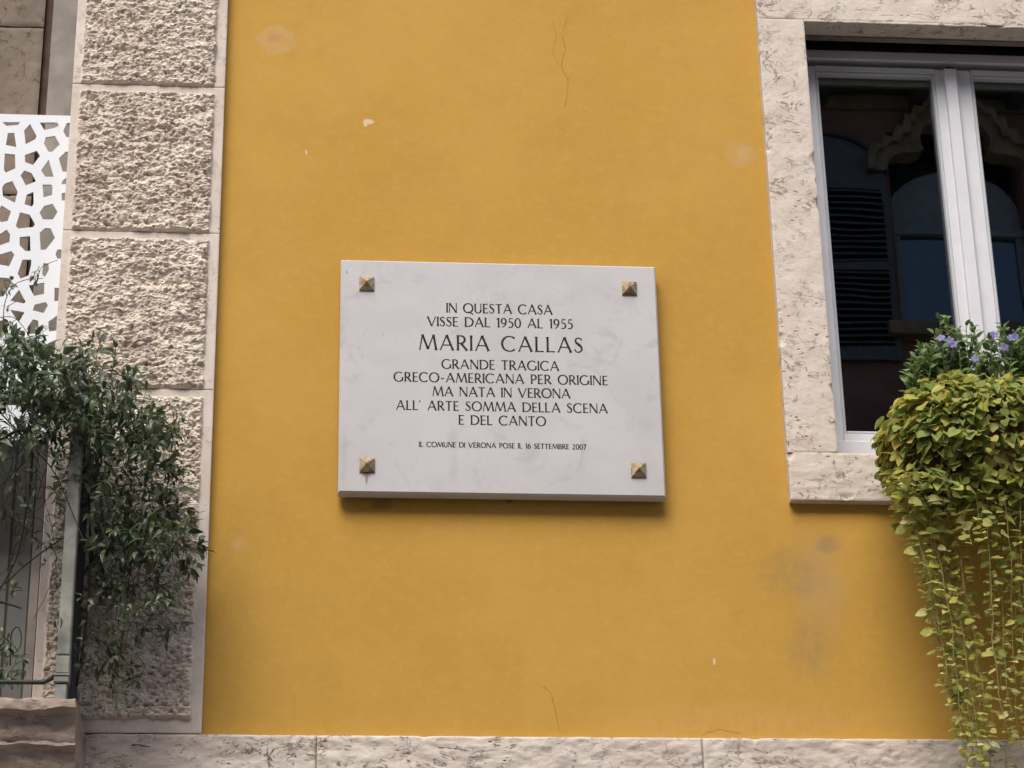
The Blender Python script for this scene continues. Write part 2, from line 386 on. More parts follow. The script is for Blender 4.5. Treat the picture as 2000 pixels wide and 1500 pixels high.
crack([(1060, 1340), (1075, 1352), (1086, 1390), (1094, 1428)], .0022)
crack([(1450, 1432), (1400, 1424), (1372, 1436)], .0012)
crack([(640, 1432), (632, 1415), (636, 1395)], .0012)
crack([(575, 1410), (573, 1380), (577, 1350)], .0010)
# solid mass behind the stone bands and the lower storey down to the street
MB().box(-4, 4.2, .002, .35, 0, zled-.001).build('lower_wall', M['greyplaster'], wl)

# ------------------------------------------------------------------ displaced stone pieces
def slab(x0, x1, z0, z1, yf, yb, step, amp, seed, edge=.006, mapx=1.0, mapz=1.0, chip=.5):
    """block with a relief front: grid displaced along y, broken arrises, sides and back closed"""
    nx = max(2, int((x1-x0)/step)); nz = max(2, int((z1-z0)/step)); m = MB(); v = []
    for j in range(nz+1):
        for i in range(nx+1):
            x = x0+(x1-x0)*i/nx; z = z0+(z1-z0)*j/nz
            q = Vector((x*18*mapx+seed, seed*1.7, z*18*mapz))
            h = noise.fractal(q, 1.0, 2.1, 4)*amp
            d = min(x-x0, x1-x, z-z0, z1-z)
            ch = max(0, noise.noise(Vector((x*22+seed, 3, z*22)))-.15)*chip
            e = edge*(1+4*ch); y = yf + h + (max(0, 1-d/max(e, 1e-5))**2)*e*.8
            if ch > .12: y += ch*max(0, 1-d/.02)*.03
            v.append((x, min(y, yb-.002), z))
    k = nx+1; f = [(j*k+i, j*k+i+1, (j+1)*k+i+1, (j+1)*k+i) for j in range(nz) for i in range(nx)]
    per = [i for i in range(nx+1)] + [j*k+nx for j in range(1, nz+1)] + [nz*k+i for i in range(nx-1, -1, -1)] + [j*k for j in range(nz-1, 0, -1)]
    b = len(v); v += [(v[i][0], yb, v[i][2]) for i in per]; n = len(per)
    f += [(per[(i+1) % n], per[i], b+i, b+(i+1) % n) for i in range(n)]; f.append(tuple(range(b+n-1, b-1, -1)))
    return m.add(v, f)

def smooth_sharp(o, deg=40):
    me = o.data; me.polygons.foreach_set('use_smooth', [True]*len(me.polygons))
    try: me.set_sharp_from_angle(angle=math.radians(deg))
    except Exception: pass

# pilaster -----------------------------------------------------------------
pil = thing('stone_pilaster', 'tall rusticated pale stone pilaster between balcony recess and yellow wall, with chiselled blocks', 'pilaster', ((xpl+xpr)/2, 0, zled))
zj = [Z(290, y, ST) for y in (167, 453, 759, 1073, 1412)]
pitch_z = (zj[0]-zj[3])/3
zb = [zled+.006] + [Z(290, 1400, ST)-.012]; joints = [zled+.002, zj[3], zj[2], zj[1], zj[0]]
top = zj[0]
while top < 8.2: top += pitch_z; joints.append(top)
# photo: the lowest band below the last boss is a plain plinth strip
zpl = Z(290, 1404, ST)
def hsh(p, k):
    return math.modf(abs(math.sin(p.x*12.9898*k+p.y*78.233+p.z*37.719))*43758.5453)[0]
def boss_h(x, z, seed):
    wv = noise.noise_vector(Vector((x*60, seed+5, z*80)))
    q = Vector((x*62+wv.x*.7+z*14, seed, z*118+wv.z*.8-x*10))
    D, Pt = noise.voronoi(q); p = Pt[0]
    r1, r2, r3 = hsh(p, 1.0), hsh(p, 1.7), hsh(p, 2.3)
    h = .0040*r1 + .0030*(q.z-p.z)*(r2-.25) + .0026*(q.x-p.x)*(r3-.5)
    h += .0055*noise.noise(Vector((x*16+seed, 2, z*19))) + .0035*noise.noise(Vector((x*38+seed, 7, z*52)))
    pit = noise.noise(Vector((x*70, seed+9, z*105)))
    if pit > .22: h -= (pit-.22)*.018
    return h + .0026*noise.noise(Vector((x*150, seed, z*210)))
def rock_block(z0, z1, seed, boss_z0=None, fine=True):
    g = .0007; z0 += g; z1 -= g; mg = .0215
    st = .0019 if fine else .008
    X0, X1 = xpl+.001, xpr-.001; nx = int((X1-X0)/st); nz = max(4, int((z1-z0)/st)); k = nx+1; v = []; mi = []
    bx0, bx1 = xpl+.022, xpr-.026
    bz0, bz1 = (z0+.0015 if boss_z0 is None else boss_z0), z1-mg
    for j in range(nz+1):
        z = z0+(z1-z0)*j/nz
        for i in range(nx+1):
            x = X0+(X1-X0)*i/nx
            w1 = noise.noise(Vector((x*30, seed, z*30)))*.0035
            d = min(x-bx0, bx1-x, z-bz0, bz1-z)+w1
            sm = .0012*noise.noise(Vector((x*12, seed, z*12)))
            y = ST + sm
            e = min(x-X0, X1-x, z-z0, z1-z)
            if e < .002: y += (.002-e)*.6
            if d > 0:
                t = min(1, d/.006); t = t*t*(3-2*t)
                y -= t*(.0075+boss_h(x, z, seed)*1.25)
            v.append((x, y, z))
    f = []
    for j in range(nz):
        zc = z0+(z1-z0)*(j+.5)/nz
        for i in range(nx):
            xc = X0+(X1-X0)*(i+.5)/nx
            f.append((j*k+i, j*k+i+1, (j+1)*k+i+1, (j+1)*k+i))
            mi.append(1 if min(xc-bx0, bx1-xc, zc-bz0, bz1-zc) > -.001 else 0)
    per = [i for i in range(nx+1)] + [j*k+nx for j in range(1, nz+1)] + [nz*k+i for i in range(nx-1, -1, -1)] + [j*k for j in range(nz-1, 0, -1)]
    b = len(v); v += [(v[i][0], .12, v[i][2]) for i in per]; n = len(per)
    f += [(per[(i+1) % n], per[i], b+i, b+(i+1) % n) for i in range(n)]; mi += [0]*n
    m = MB(); m.v = v; m.f = f; m.m = mi
    o = m.build('stone_block', [M['margin'], M['rough']], pil); smooth_sharp(o, 50)
    return o
for i in range(len(joints)-1):
    rock_block(joints[i], joints[i+1], 3.7*i+1.3, boss_z0=(zpl if i == 0 else None), fine=i < 5)
MB().box(xpl+.004, xpr-.004, ST+.006, .34, zled+.004, top-.01).build('core', M['darkbrown'], pil)

# string course under the yellow wall ----------------------------------------
led = thing('stone_string_course', 'fissured pale stone band running along the bottom of the yellow wall', 'ledge', (xpr, 0, zled-.1))
xs = [X(152, 1460, ST), X(618, 1460, ST), X(1373, 1470, ST), 1.80*1.0, 2.7, 3.6]
xs[3] = X(2050, 1470, ST)
for i in range(len(xs)-1):
    o = slab(xs[i]+.0006, xs[i+1]-.0006, zled-.20, zled-.0005, ST-.004, .0015, .0035 if i < 3 else .02, .0038, 11+i*5, .006, 1, 2.0, .5).build('stone', M['ledge'], led)
    smooth_sharp(o, 60)

# ------------------------------------------------------------------ window
win = thing('window', 'white casement window in a pale stone surround, dark glass reflecting the house opposite', 'window', (xmid, 0, zsi))
sur = MB().box(xwi-.02, xwi2+.02, FR+.22, FR+.23, zsi-.03, zsi-.02).build('surround', M['surround'], win)
zjt = Z(1520, 36, ST)
def ssl(x0, x1, z0, z1, seed, **k):
    k.setdefault('edge', .0014)
    o = slab(x0, x1, z0, z1, ST, .060, .0035, .0018, seed, chip=.45, **k).build('stone', M['surround'], sur); smooth_sharp(o, 50); return o
ssl(xwo, xwo2, zjt+.0006, zlt, 31)                       # lintel; its inner edge steps down to the opening
ssl(xwo, xwi, zsi-.0004, zjt-.0006, 37); ssl(xwi2, xwo2, zsi-.0004, zjt-.0006, 41)
ssl(xwo, xwo2, zso, zsi-.0006, 47, mapz=2)
ssl(xwi+.0012, xwi2-.0012, zwi, zjt+.0002, 53)
# plaster soffit / reveal behind the stone and the dark shutter slot
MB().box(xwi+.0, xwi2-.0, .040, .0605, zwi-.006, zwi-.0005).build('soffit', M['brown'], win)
rv = MB(); rv.box(xwi-.06, xwi+.0, .0605, .33, zsi-.02, zwi+.04); rv.box(xwi2, xwi2+.06, .0605, .33, zsi-.02, zwi+.04)
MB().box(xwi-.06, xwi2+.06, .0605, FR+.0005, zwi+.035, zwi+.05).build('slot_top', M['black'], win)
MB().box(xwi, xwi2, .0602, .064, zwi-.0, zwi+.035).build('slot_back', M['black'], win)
rv.build('reveal', M['greyplaster'], win)
# frame: head, jambs, sill member
zf1 = Z(1700, 100, FR); zg1 = Z(1700, 150, FR+.02); zg0 = Z(1700, 848, FR+.02); zf0 = zsi + .006
xg0 = (X(1591, 150, FR+.02)+X(1650, 846, FR+.02))/2; xg1 = (X(1820, 152, FR+.02)+X(1868, 600, FR+.02))/2
xg2 = (X(1895, 155, FR+.02)+X(1946, 600, FR+.02))/2
xg3 = xg2+(xg1-xg0)
xs0 = xg0-.045; xs3 = xg3+.045
fz = Z(1700, 118, FR)
fm = MB(); fm.box(xwi+.0005, xwi2-.0005, FR, FR+.07, fz, zf1+.002, .004)                      # head
fm.box(xwi+.0005, xwi+.02, FR+.001, FR+.07, zf0, fz); fm.box(xwi2-.02, xwi2-.0005, FR+.001, FR+.07, zf0, fz)
fm.box(xwi+.0005, xwi2-.0005, FR-.012, FR+.07, zf0, Z(1700, 864, FR), .003)
fr_o = fm.build('frame', M['frame'], win)
MB().box(xwi+.001, xwi2-.001, FR+.002, FR+.06, zf1+.002, zf1+.014).build('seal', M['gasket'], win)
MB().box(xwi+.0002, xwi2-.0002, FR+.001, FR+.09, zf1+.0145, zwi+.06).build('shutter_slot', M['black'], win)
zs1 = Z(1700, 128, FR-.004); zs0 = Z(1700, 866, FR-.01)+.004
def sash(x0, gx0, gx1, x1):
    m = MB(); y0, y1 = FR+.004, FR+.055
    m.box(x0, gx0, y0, y1, zs0, zs1, .004); m.box(gx1, x1, y0, y1, zs0, zs1, .004)
    m.box(gx0, gx1, y0+.0005, y1, zg1+.006, zs1-.0002); m.box(gx0, gx1, y0+.0005, y1, zs0+.0002, zg0-.006)
    o = m.build('sash', M['frame'], win)
    b = MB(); t = .0085
    b.box(gx0-.0005, gx0+t, y0+.002, y0+.03, zg0-.006, zg1+.006, .003); b.box(gx1-t, gx1+.0005, y0+.002, y0+.03, zg0-.006, zg1+.006, .003)
    b.box(gx0+t, gx1-t, y0+.002, y0+.03, zg1-.003, zg1+.0065, .003); b.box(gx0+t, gx1-t, y0+.002, y0+.03, zg0-.0065, zg0+.003, .003)
    b.build('glazing_bead', M['bead'], o)
    g = MB(); g.box(gx0+t-.002, gx1-t+.002, y0+.022, y0+.028, zg0, zg1); g.build('pane', M['glass'], o)
    return o
sash(xs0 if xs0 > xwi+.0205 else xwi+.0205, xg0-.004, xg1+.004, xmid-.001)
sash(xmid+.001, xg2-.004, xg3+.004, xwi2-.0205)
cm = MB(); cm.box(xmid-.017, xmid+.018, FR-.014, FR+.0035, zs0+.004, zs1-.006, .004); cm.build('cover_strip', M['frame'], win)
cm = MB(); cm.box(xmid-.013, xmid+.014, FR-.010, FR+.0015, zs1-.0055, zs1-.001); cm.build('strip_cap', M['gasket'], win)
MB().box(xwi+.002, xwi2-.002, FR-.05, FR+.0, zsi-.006, zsi+.0045).build('sill_gap', M['gasket'], win)
# the room behind
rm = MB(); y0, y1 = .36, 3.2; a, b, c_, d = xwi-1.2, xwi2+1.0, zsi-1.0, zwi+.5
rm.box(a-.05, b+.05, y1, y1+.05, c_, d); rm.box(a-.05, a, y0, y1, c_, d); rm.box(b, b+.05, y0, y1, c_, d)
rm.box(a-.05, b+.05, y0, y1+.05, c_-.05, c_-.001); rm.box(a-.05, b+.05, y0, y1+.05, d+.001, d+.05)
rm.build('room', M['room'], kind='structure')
def curtain(x0, x1, lab):
    m = MB(); n = 60; v = []
    for i in range(n+1):
        x = x0+(x1-x0)*i/n; y = .26+.012*math.sin((x-x0)*210)+.004*math.sin((x-x0)*77)
        for z in (zsi+.01, zwi-.02): v += [(x, y, z), (x, y+.0015, z)]
    f = []
    for i in range(n):
        a = 4*i; f += [(a, a+4, a+6, a+2), (a+1, a+3, a+7, a+5), (a, a+1, a+5, a+4), (a+2, a+6, a+7, a+3)]
    f += [(0, 2, 3, 1), (4*n, 4*n+1, 4*n+3, 4*n+2)]
    o = m.add(v, f).build('curtain', M['curtain'], smooth=True); tag(o, lab, 'curtain')
curtain(X(1842, 300, .26), X(1875, 300, .26), 'narrow pale curtain edge behind the left window pane beside the middle stile')

# ------------------------------------------------------------------ memorial plaque
PT, PO = -.046, -.012
pw = [P(665, 508, PT), P(1280, 519, PT), P(661, 963, PT), P(1301, 969, PT)]
px0, px1 = (pw[0].x+pw[2].x)/2, (pw[1].x+pw[3].x)/2; pz1, pz0 = (pw[0].z+pw[1].z)/2, (pw[2].z+pw[3].z)/2
plq = thing('memorial_plaque', 'grey white marble plaque with engraved dark inscription, fixed to yellow wall by brass studs', 'plaque', ((px0+px1)/2, 0, pz0))
MB().box(px0, px1, PT, PO, pz0, pz1, .0042).build('slab', M['marble'], plq)
for (a, b) in ((716, 555), (1229, 564), (717, 909), (1247, 919)):
    c_ = P(a, b, PT); h = .0195; m = MB()
    v = [(c_.x-h, PT-.004, c_.z-h), (c_.x+h, PT-.004, c_.z-h), (c_.x+h, PT-.004, c_.z+h), (c_.x-h, PT-.004, c_.z+h), (c_.x, PT-.019, c_.z)]
    v += [(q[0], PT-.0002, q[2]) for q in v[:4]]
    m.add(v, [(0,1,4),(1,2,4),(2,3,4),(3,0,4),(0,5,6,1),(1,6,7,2),(2,7,8,3),(3,8,5,0),(5,8,7,6)])
    m.build('stud', M['brass'], plq)
    MB().tube([(c_.x, PO+.0005, c_.z), (c_.x, .001, c_.z)], .007, 8).build('spacer', M['brass'], plq)

TK, TN = .125, .062          # thick and thin strokes of the flared roman capitals
def arc(cx, cy_, rx, ry, a0, a1, n=18, w0=TN, w1=TK, stress=True, we=None):
    out = []
    for i in range(n+1):
        t = math.radians(a0+(a1-a0)*i/n); s_ = abs(math.cos(t))
        w_ = w0+(w1-w0)*s_**1.3
        out.append((cx+rx*math.cos(t), cy_+ry*math.sin(t), w_))
    if we: out[0] = (*out[0][:2], out[0][2]*we); out[-1] = (*out[-1][:2], out[-1][2]*we)
    return out
def ln(x0, y0, x1, y1, w_, fl=1.45):
    return [(x0, y0, w_*fl), (x0+(x1-x0)*.07, y0+(y1-y0)*.07, w_*1.02), (x0+(x1-x0)*.3, y0+(y1-y0)*.3, w_*.95), (x0+(x1-x0)*.7, y0+(y1-y0)*.7, w_*.95), (x0+(x1-x0)*.93, y0+(y1-y0)*.93, w_*1.02), (x1, y1, w_*fl)]
G = {
 'I': (.14, [ln(.07, 0, .07, 1, TK)]),
 'N': (.80, [ln(.07, 0, .07, 1, TN*1.1), ln(.07, 1, .73, 0, TK), ln(.73, 0, .73, 1, TN*1.1)]),
 'Q': (.98, [arc(.48, .5, .44, .49, 0, 360, 30), ln(.48, .12, .96, -.14, TN*1.3)]),
 'O': (.96, [arc(.48, .5, .44, .49, 0, 360, 30)]),
 '0': (.60, [arc(.30, .5, .25, .49, 0, 360, 26)]),
 'U': (.74, [[(.09, 1, TK*1.4), (.09, .93, TK), (.09, .38, TK)]+arc(.37, .32, .28, .31, 180, 360, 14)+[(.65, .38, TN*1.2), (.65, .93, TN*1.2), (.65, 1, TN*1.7)]]),
 'E': (.52, [ln(.09, 0, .09, 1, TK), ln(.09, .965, .49, .965, TN, 1.3), ln(.09, .51, .45, .51, TN, 1.3), ln(.09, .035, .52, .035, TN, 1.3)]),
 'S': (.52, [[(.45, .83, TN*1.5), (.41, .92, TN), (.30, .97, TN), (.18, .955, TN), (.10, .88, TN*1.3), (.08, .77, TK*.8), (.13, .66, TK), (.25, .56, TK*1.1), (.36, .46, TK*1.1), (.44, .35, TK), (.46, .22, TK*.8), (.40, .10, TN*1.2), (.27, .03, TN), (.15, .05, TN), (.06, .13, TN), (.03, .22, TN*1.5)]]),
 'T': (.66, [ln(.33, 0, .33, .96, TK), ln(.01, .965, .65, .965, TN, 1.5)]),
 'A': (.86, [ln(.05, 0, .43, 1.0, TN*1.1), ln(.43, 1.0, .81, 0, TK), ln(.19, .34, .68, .34, TN, 1.0)]),
 'C': (.84, [arc(.48, .5, .44, .49, 47, 313, 26, we=1.4)]),
 'G': (.90, [arc(.48, .5, .44, .49, 50, 325, 26, we=1.2), ln(.83, .08, .83, .45, TK, 1.2)]),
 'V': (.84, [ln(.04, 1, .42, 0, TK), ln(.42, 0, .80, 1, TN*1.1)]),
 'D': (.84, [ln(.09, 0, .09, 1, TK), [(.09, .965, TN), (.28, .965, TN)]+arc(.32, .5, .47, .465, 85, -85, 18)+[(.28, .035, TN), (.09, .035, TN)]]),
 'L': (.52, [ln(.09, 0, .09, 1, TK), ln(.09, .035, .52, .035, TN, 1.4)]),
 'M': (1.06, [ln(.04, 0, .20, 1, TN*1.1), ln(.20, 1, .53, .06, TK), ln(.53, .06, .86, 1, TN*1.1), ln(.86, 1, 1.02, 0, TK)]),
 'R': (.66, [ln(.09, 0, .09, 1, TK), [(.09, .965, TN), (.25, .965, TN)]+arc(.27, .72, .23, .245, 85, -85, 12)+[(.25, .475, TN), (.09, .475, TN)], ln(.27, .48, .63, 0, TK)]),
 'P': (.56, [ln(.09, 0, .09, 1, TK), [(.09, .965, TN), (.25, .965, TN)]+arc(.27, .70, .25, .265, 85, -85, 12)+[(.25, .435, TN), (.09, .435, TN)]]),
 'B': (.60, [ln(.09, 0, .09, 1, TK), [(.09, .965, TN), (.25, .965, TN)]+arc(.26, .75, .21, .215, 85, -85, 12)+[(.25, .53, TN), (.09, .53, TN)], [(.25, .53, TN)]+arc(.27, .285, .27, .25, 85, -85, 12)+[(.25, .035, TN), (.09, .035, TN)]]),
 '1': (.30, [ln(.19, 0, .19, 1, TK), ln(.03, .84, .17, .97, TN, 1.2)]),
 '9': (.58, [arc(.28, .68, .22, .29, 0, 360, 22), [(.50, .70, TK), (.49, .50, TK), (.42, .27, TN*1.4), (.28, .10, TN), (.12, .01, TN)]]),
 '5': (.54, [ln(.16, .96, .47, .96, TN*1.2, 1.2), [(.16, .97, TN), (.12, .58, TN)], [(.12, .56, TN), (.24, .62, TN)]+arc(.22, .31, .25, .30, 80, -110, 14)+[(.04, .04, TN*1.3)]]),
 '2': (.56, [[(.07, .76, TN*1.4), (.12, .90, TN), (.25, .97, TN), (.38, .93, TK*.8), (.45, .78, TK), (.41, .60, TK*.9), (.28, .36, TN), (.06, .04, TN)], ln(.06, .045, .52, .045, TK*.8, 1.1)]),
 '6': (.58, [arc(.29, .31, .23, .29, 0, 360, 22), [(.07, .30, TK), (.09, .52, TK), (.17, .75, TN*1.4), (.31, .90, TN), (.46, .98, TN)]]),
 '7': (.54, [ln(.03, .955, .50, .955, TK*.8, 1.1), ln(.49, .95, .18, 0, TK*.9, 1.0)]),
 '-': (.40, [ln(.05, .40, .35, .40, TN*1.3, 1.1)]),
 "'": (.16, [[(.07, 1.0, TK), (.05, .80, TN*.5)]]),
}
def text_line(txt, pxl, pxr, pyc, cap, bold=1.0):
    YT = PT-.0005
    cx_px = (pxl+pxr)/2
    zt, zb_ = Z(cx_px, pyc-cap/2, YT), Z(cx_px, pyc+cap/2, YT); H = zt-zb_
    xl = X(pxl, pyc, YT); xr = X(pxr, pyc, YT); Wd = xr-xl
    spc = txt.count(' '); gl = [G[ch][0]*H for ch in txt if ch != ' ']; ng = len(gl)-1-spc
    SPW = .42*H
    gap = (Wd-sum(gl)-spc*SPW)/max(1, len(txt)-1)
    sx = 1.0
    lo = .10*H
    if gap < lo:
        sx = (Wd - lo*(len(txt)-1))/(sum(gl)+spc*SPW); gap = lo
    if gap > .24*H:
        sx = (Wd - .24*H*(len(txt)-1))/(sum(gl)+spc*SPW); gap = .24*H
    m = MB(); x = xl; k = 0; word = ''
    for ch in txt+' ':
        if ch == ' ':
            if m.v: m.build('inscription_word', M['ink'], plq, label='engraved word '+word, kind=None)
            m = MB(); word = ''; x += SPW*sx+gap; continue
        word += ch
        wd, strokes = G[ch]
        for st in strokes:
            k += 1; yy = YT-.00003*(k % 7); pts = [(x+p[0]*H*sx, zb_+p[1]*H, p[2]*H*bold) for p in st]; n = len(pts); v = []
            closed = abs(pts[0][0]-pts[-1][0])+abs(pts[0][1]-pts[-1][1]) < 1e-6
            for i in range(n):
                a = pts[i-1] if i else (pts[-2] if closed else pts[0]); b = pts[i+1] if i < n-1 else (pts[1] if closed else pts[-1])
                tx, tz = b[0]-a[0], b[1]-a[1]; L_ = math.hypot(tx, tz) or 1; nx_, nz_ = -tz/L_, tx/L_; h = pts[i][2]/2
                v += [(pts[i][0]-nx_*h, yy, pts[i][1]-nz_*h), (pts[i][0]+nx_*h, yy, pts[i][1]+nz_*h)]
            m.add(v, [(2*i, 2*i+1, 2*i+3, 2*i+2) for i in range(n-1)])
        x += wd*H*sx+gap
T = [("IN QUESTA CASA", 682, 1290, 332.5, 18.3), ("VISSE DAL 1950 AL 1955", 572, 1408, 412, 18.3), ("MARIA CALLAS", 525, 1465, 532.5, 29.5),
     ("GRANDE TRAGICA", 655, 1328, 655, 18.3), ("GRECO-AMERICANA PER ORIGINE", 380, 1608, 733, 18.3), ("MA NATA IN VERONA", 602, 1393, 812.5, 18.3),
     ("ALL' ARTE SOMMA DELLA SCENA", 393, 1607, 895, 18.3), ("E DEL CANTO", 752, 1253, 974, 18.3),
     ("IL COMUNE DI VERONA POSE IL 16 SETTEMBRE 2007", 525, 1485, 1118, 9.8)]
for t_, a, b, c_, h in T:
    text_line(t_, 640+a/2.9412, 640+b/2.9412, 490+c_/2.9412, h, 1.06 if h > 20 else 1.24 if h > 12 else 1.45)

# ------------------------------------------------------------------ recess behind the balcony
RB = .44
rec = thing('recess_wall', 'shaded brown stone and grey render wall inside the balcony recess behind the white screen', 'wall', (xpl-.5, RB, zled))
xa = X(82, 100, RB); xb_ = X(100, 60, RB)
zq = [zled-.1, Z(40, 1000, RB), Z(40, 700, RB), Z(40, 380, RB), Z(40, 52, RB), Z(40, 52, RB)+.45, Z(40, 52, RB)+.9, Z(40, 52, RB)+1.5]
for i in range(len(zq)-1):
    if i == 0: continue
    xm = xa-.30
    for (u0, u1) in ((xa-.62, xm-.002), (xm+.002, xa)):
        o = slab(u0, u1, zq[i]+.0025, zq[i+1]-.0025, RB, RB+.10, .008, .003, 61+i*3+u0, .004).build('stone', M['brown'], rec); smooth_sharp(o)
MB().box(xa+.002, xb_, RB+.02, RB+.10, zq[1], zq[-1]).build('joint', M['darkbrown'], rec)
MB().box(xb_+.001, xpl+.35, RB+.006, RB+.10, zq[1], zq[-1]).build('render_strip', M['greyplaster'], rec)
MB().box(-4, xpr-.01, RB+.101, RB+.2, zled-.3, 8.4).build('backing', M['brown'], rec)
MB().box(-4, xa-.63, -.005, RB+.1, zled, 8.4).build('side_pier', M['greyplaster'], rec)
zdoor = Z(30, 790, .3)
dr = thing('balcony_door', 'pale grey painted balcony door behind the jasmine stems', 'door', (X(0, 1300, .3), .3, zled))
xd = X(64, 1100, .3)
MB().box(xa-.60, xd-.004, .30, .34, zled-.02, zdoor, .004).build('leaf', M['paledoor'], dr)
MB().box(xa-.5, xd-.06, .292, .2995, zled+.1, zdoor-.1, .004).build('panel', M['paledoor'], dr)
MB().box(xd, xd+.022, .27, .39, zled-.02, zdoor+.03).build('jamb', M['greyplaster'], dr)
MB().box(xd+.023, xpl+.2, .33, .40, zled-.02, zdoor+.03).build('jamb_stone', M['brown'], dr)

# perforated white screen ------------------------------------------------------
SY = .03
holes = [
 [(25,205),(210,205),(190,235),(65,245)], [(82,322),(150,318),(170,468),(62,445)], [(315,225),(382,350),(370,385),(268,438),(252,295)],
 [(415,210),(575,210),(600,235),(575,265),(465,290)], [(575,350),(625,440),(545,518),(505,515),(460,430),(480,365)], [(50,535),(158,545),(160,690),(60,735),(40,700)],
 [(385,505),(420,560),(345,655),(262,625),(260,550)], [(510,600),(562,778),(475,778),(430,712)], [(690,515),(740,520),(740,725),(655,725),(615,585)],
 [(700,215),(750,215),(750,360),(695,365),(662,300)], [(255,712),(330,740),(378,825),(270,868),(215,765)], [(130,822),(185,935),(155,1050),(30,985),(22,890),(50,850)],
 [(445,860),(535,860),(548,880),(545,970),(455,993)], [(350,935),(352,1060),(335,1090),(255,1065),(280,965)], [(690,790),(730,860),(640,855),(655,820)],
 [(550,1060),(602,1145),(555,1225),(450,1225),(415,1155),(460,1085)], [(15,1078),(115,1140),(80,1240),(10,1255),(-40,1180)], [(210,1150),(310,1175),(368,1275),(345,1305),(190,1320),(165,1290)],
 [(70,1330),(105,1380),(100,1460),(-10,1500),(-30,1400)], [(720,940),(720,1030),(645,1025),(645,950)], [(470,1315),(530,1318),(575,1418),(480,1540),(425,1545),(415,1365)],
 [(205,1410),(315,1398),(318,1555),(265,1555),(205,1495)], [(120,1555),(150,1595),(95,1715),(-20,1695),(-30,1600)], [(235,1645),(328,1645),(325,1700),(300,1810),(215,1845),(185,1790)],
 [(600,1540),(660,1540),(660,1635),(600,1635),(580,1590)], [(300,1915),(465,1885),(460,2005),(355,2025)], [(200,1960),(268,2085),(250,2105),(108,2075)],
 [(480,2090),(502,2125),(455,2205),(342,2175),(365,2115)], [(105,2170),(258,2195),(195,2300)], [(345,2270),(400,2285),(410,2405),(310,2425),(280,2365)],
 [(640,2200),(640,2380),(512,2398),(505,2295)], [(570,1940),(640,1940),(640,2075),(568,2080)], [(-20,1830),(100,1840),(125,1885),(40,2025),(-20,2040)],
 [(45,2270),(95,2350),(-10,2415),(-30,2300)], [(150,2420),(220,2490),(180,2560),(60,2530)], [(455,1680),(508,1690),(512,1750),(470,1830),(440,1800)],
 [(330,2500),(440,2520),(430,2640),(330,2650)], [(500,2520),(600,2480),(610,2640),(520,2660)], [(60,2620),(200,2600),(220,2740),(90,2760)]]
scr = thing('perforated_screen', 'white laser cut metal screen with irregular polygon holes beside the stone pilaster', 'screen', (xpl-.15, SY, Z(50, 690, SY)))
def h2w(p): q = P(p[0]/5.359, 200+p[1]/5.359, SY); return (q.x, q.z)
zst = Z(60, 224, SY); zsb = Z(60, 860, SY); xsr = xpl+.03; xsl = xa-.60
H2 = [[h2w(p) for p in h] for h in holes]
HH = []
xr_lim = xsr-.004
for h in H2:
    hh = [(min(x, xr_lim), z) for x, z in h]; HH.append(hh)
sh = .205
for h in H2:                                                 # same pattern repeated on the part left of the picture
    for k in (1, 2):
        hh = [(x-sh*k, z) for x, z in h]
        if min(p[0] for p in hh) > xsl+.02 and max(p[0] for p in hh) < X(-10, 400, SY)-.012-.0*k:
            cx_ = sum(p[0] for p in hh)/len(hh); cz_ = sum(p[1] for p in hh)/len(hh)
            if all(math.hypot(cx_-sum(p[0] for p in g)/len(g), cz_-sum(p[1] for p in g)/len(g)) > .034 for g in HH): HH.append(hh)
outer = [(xsl, zsb), (xsr, zsb), (xsr, zst), (xsl, zst)]
loops = [[Vector((x, z, 0)) for x, z in outer]] + [[Vector((x, z, 0)) for x, z in h] for h in HH]
flat = [p for l in loops for p in l]; tris = tessellate_polygon(loops); n = len(flat)
v = [(p.x, SY, p.y) for p in flat] + [(p.x, SY+.006, p.y) for p in flat]
f = [tuple(t) for t in tris] + [tuple(i+n for i in reversed(t)) for t in tris]
k = 0
for l in loops:
    L_ = len(l)
    for i in range(L_): a, b = k+i, k+(i+1) % L_; f.append((a, b, b+n, a+n))
    k += L_
MB().add(v, f).build('sheet', M['white'], scr)
m = MB(); c_ = P(110, 241, SY); m.tube([(c_.x, SY-.006, c_.z), (c_.x, SY-.0005, c_.z)], .0038, 8); m.build('screw', M['bead'], scr)
m = MB(); m.box(xsl, xsr, SY+.0065, SY+.03, zst-.010, zst-.001); m.box(xsr-.012, xsr-.001, SY+.0065, SY+.03, zsb, zst-.0105); m.build('edge_fold', M['white'], scr)

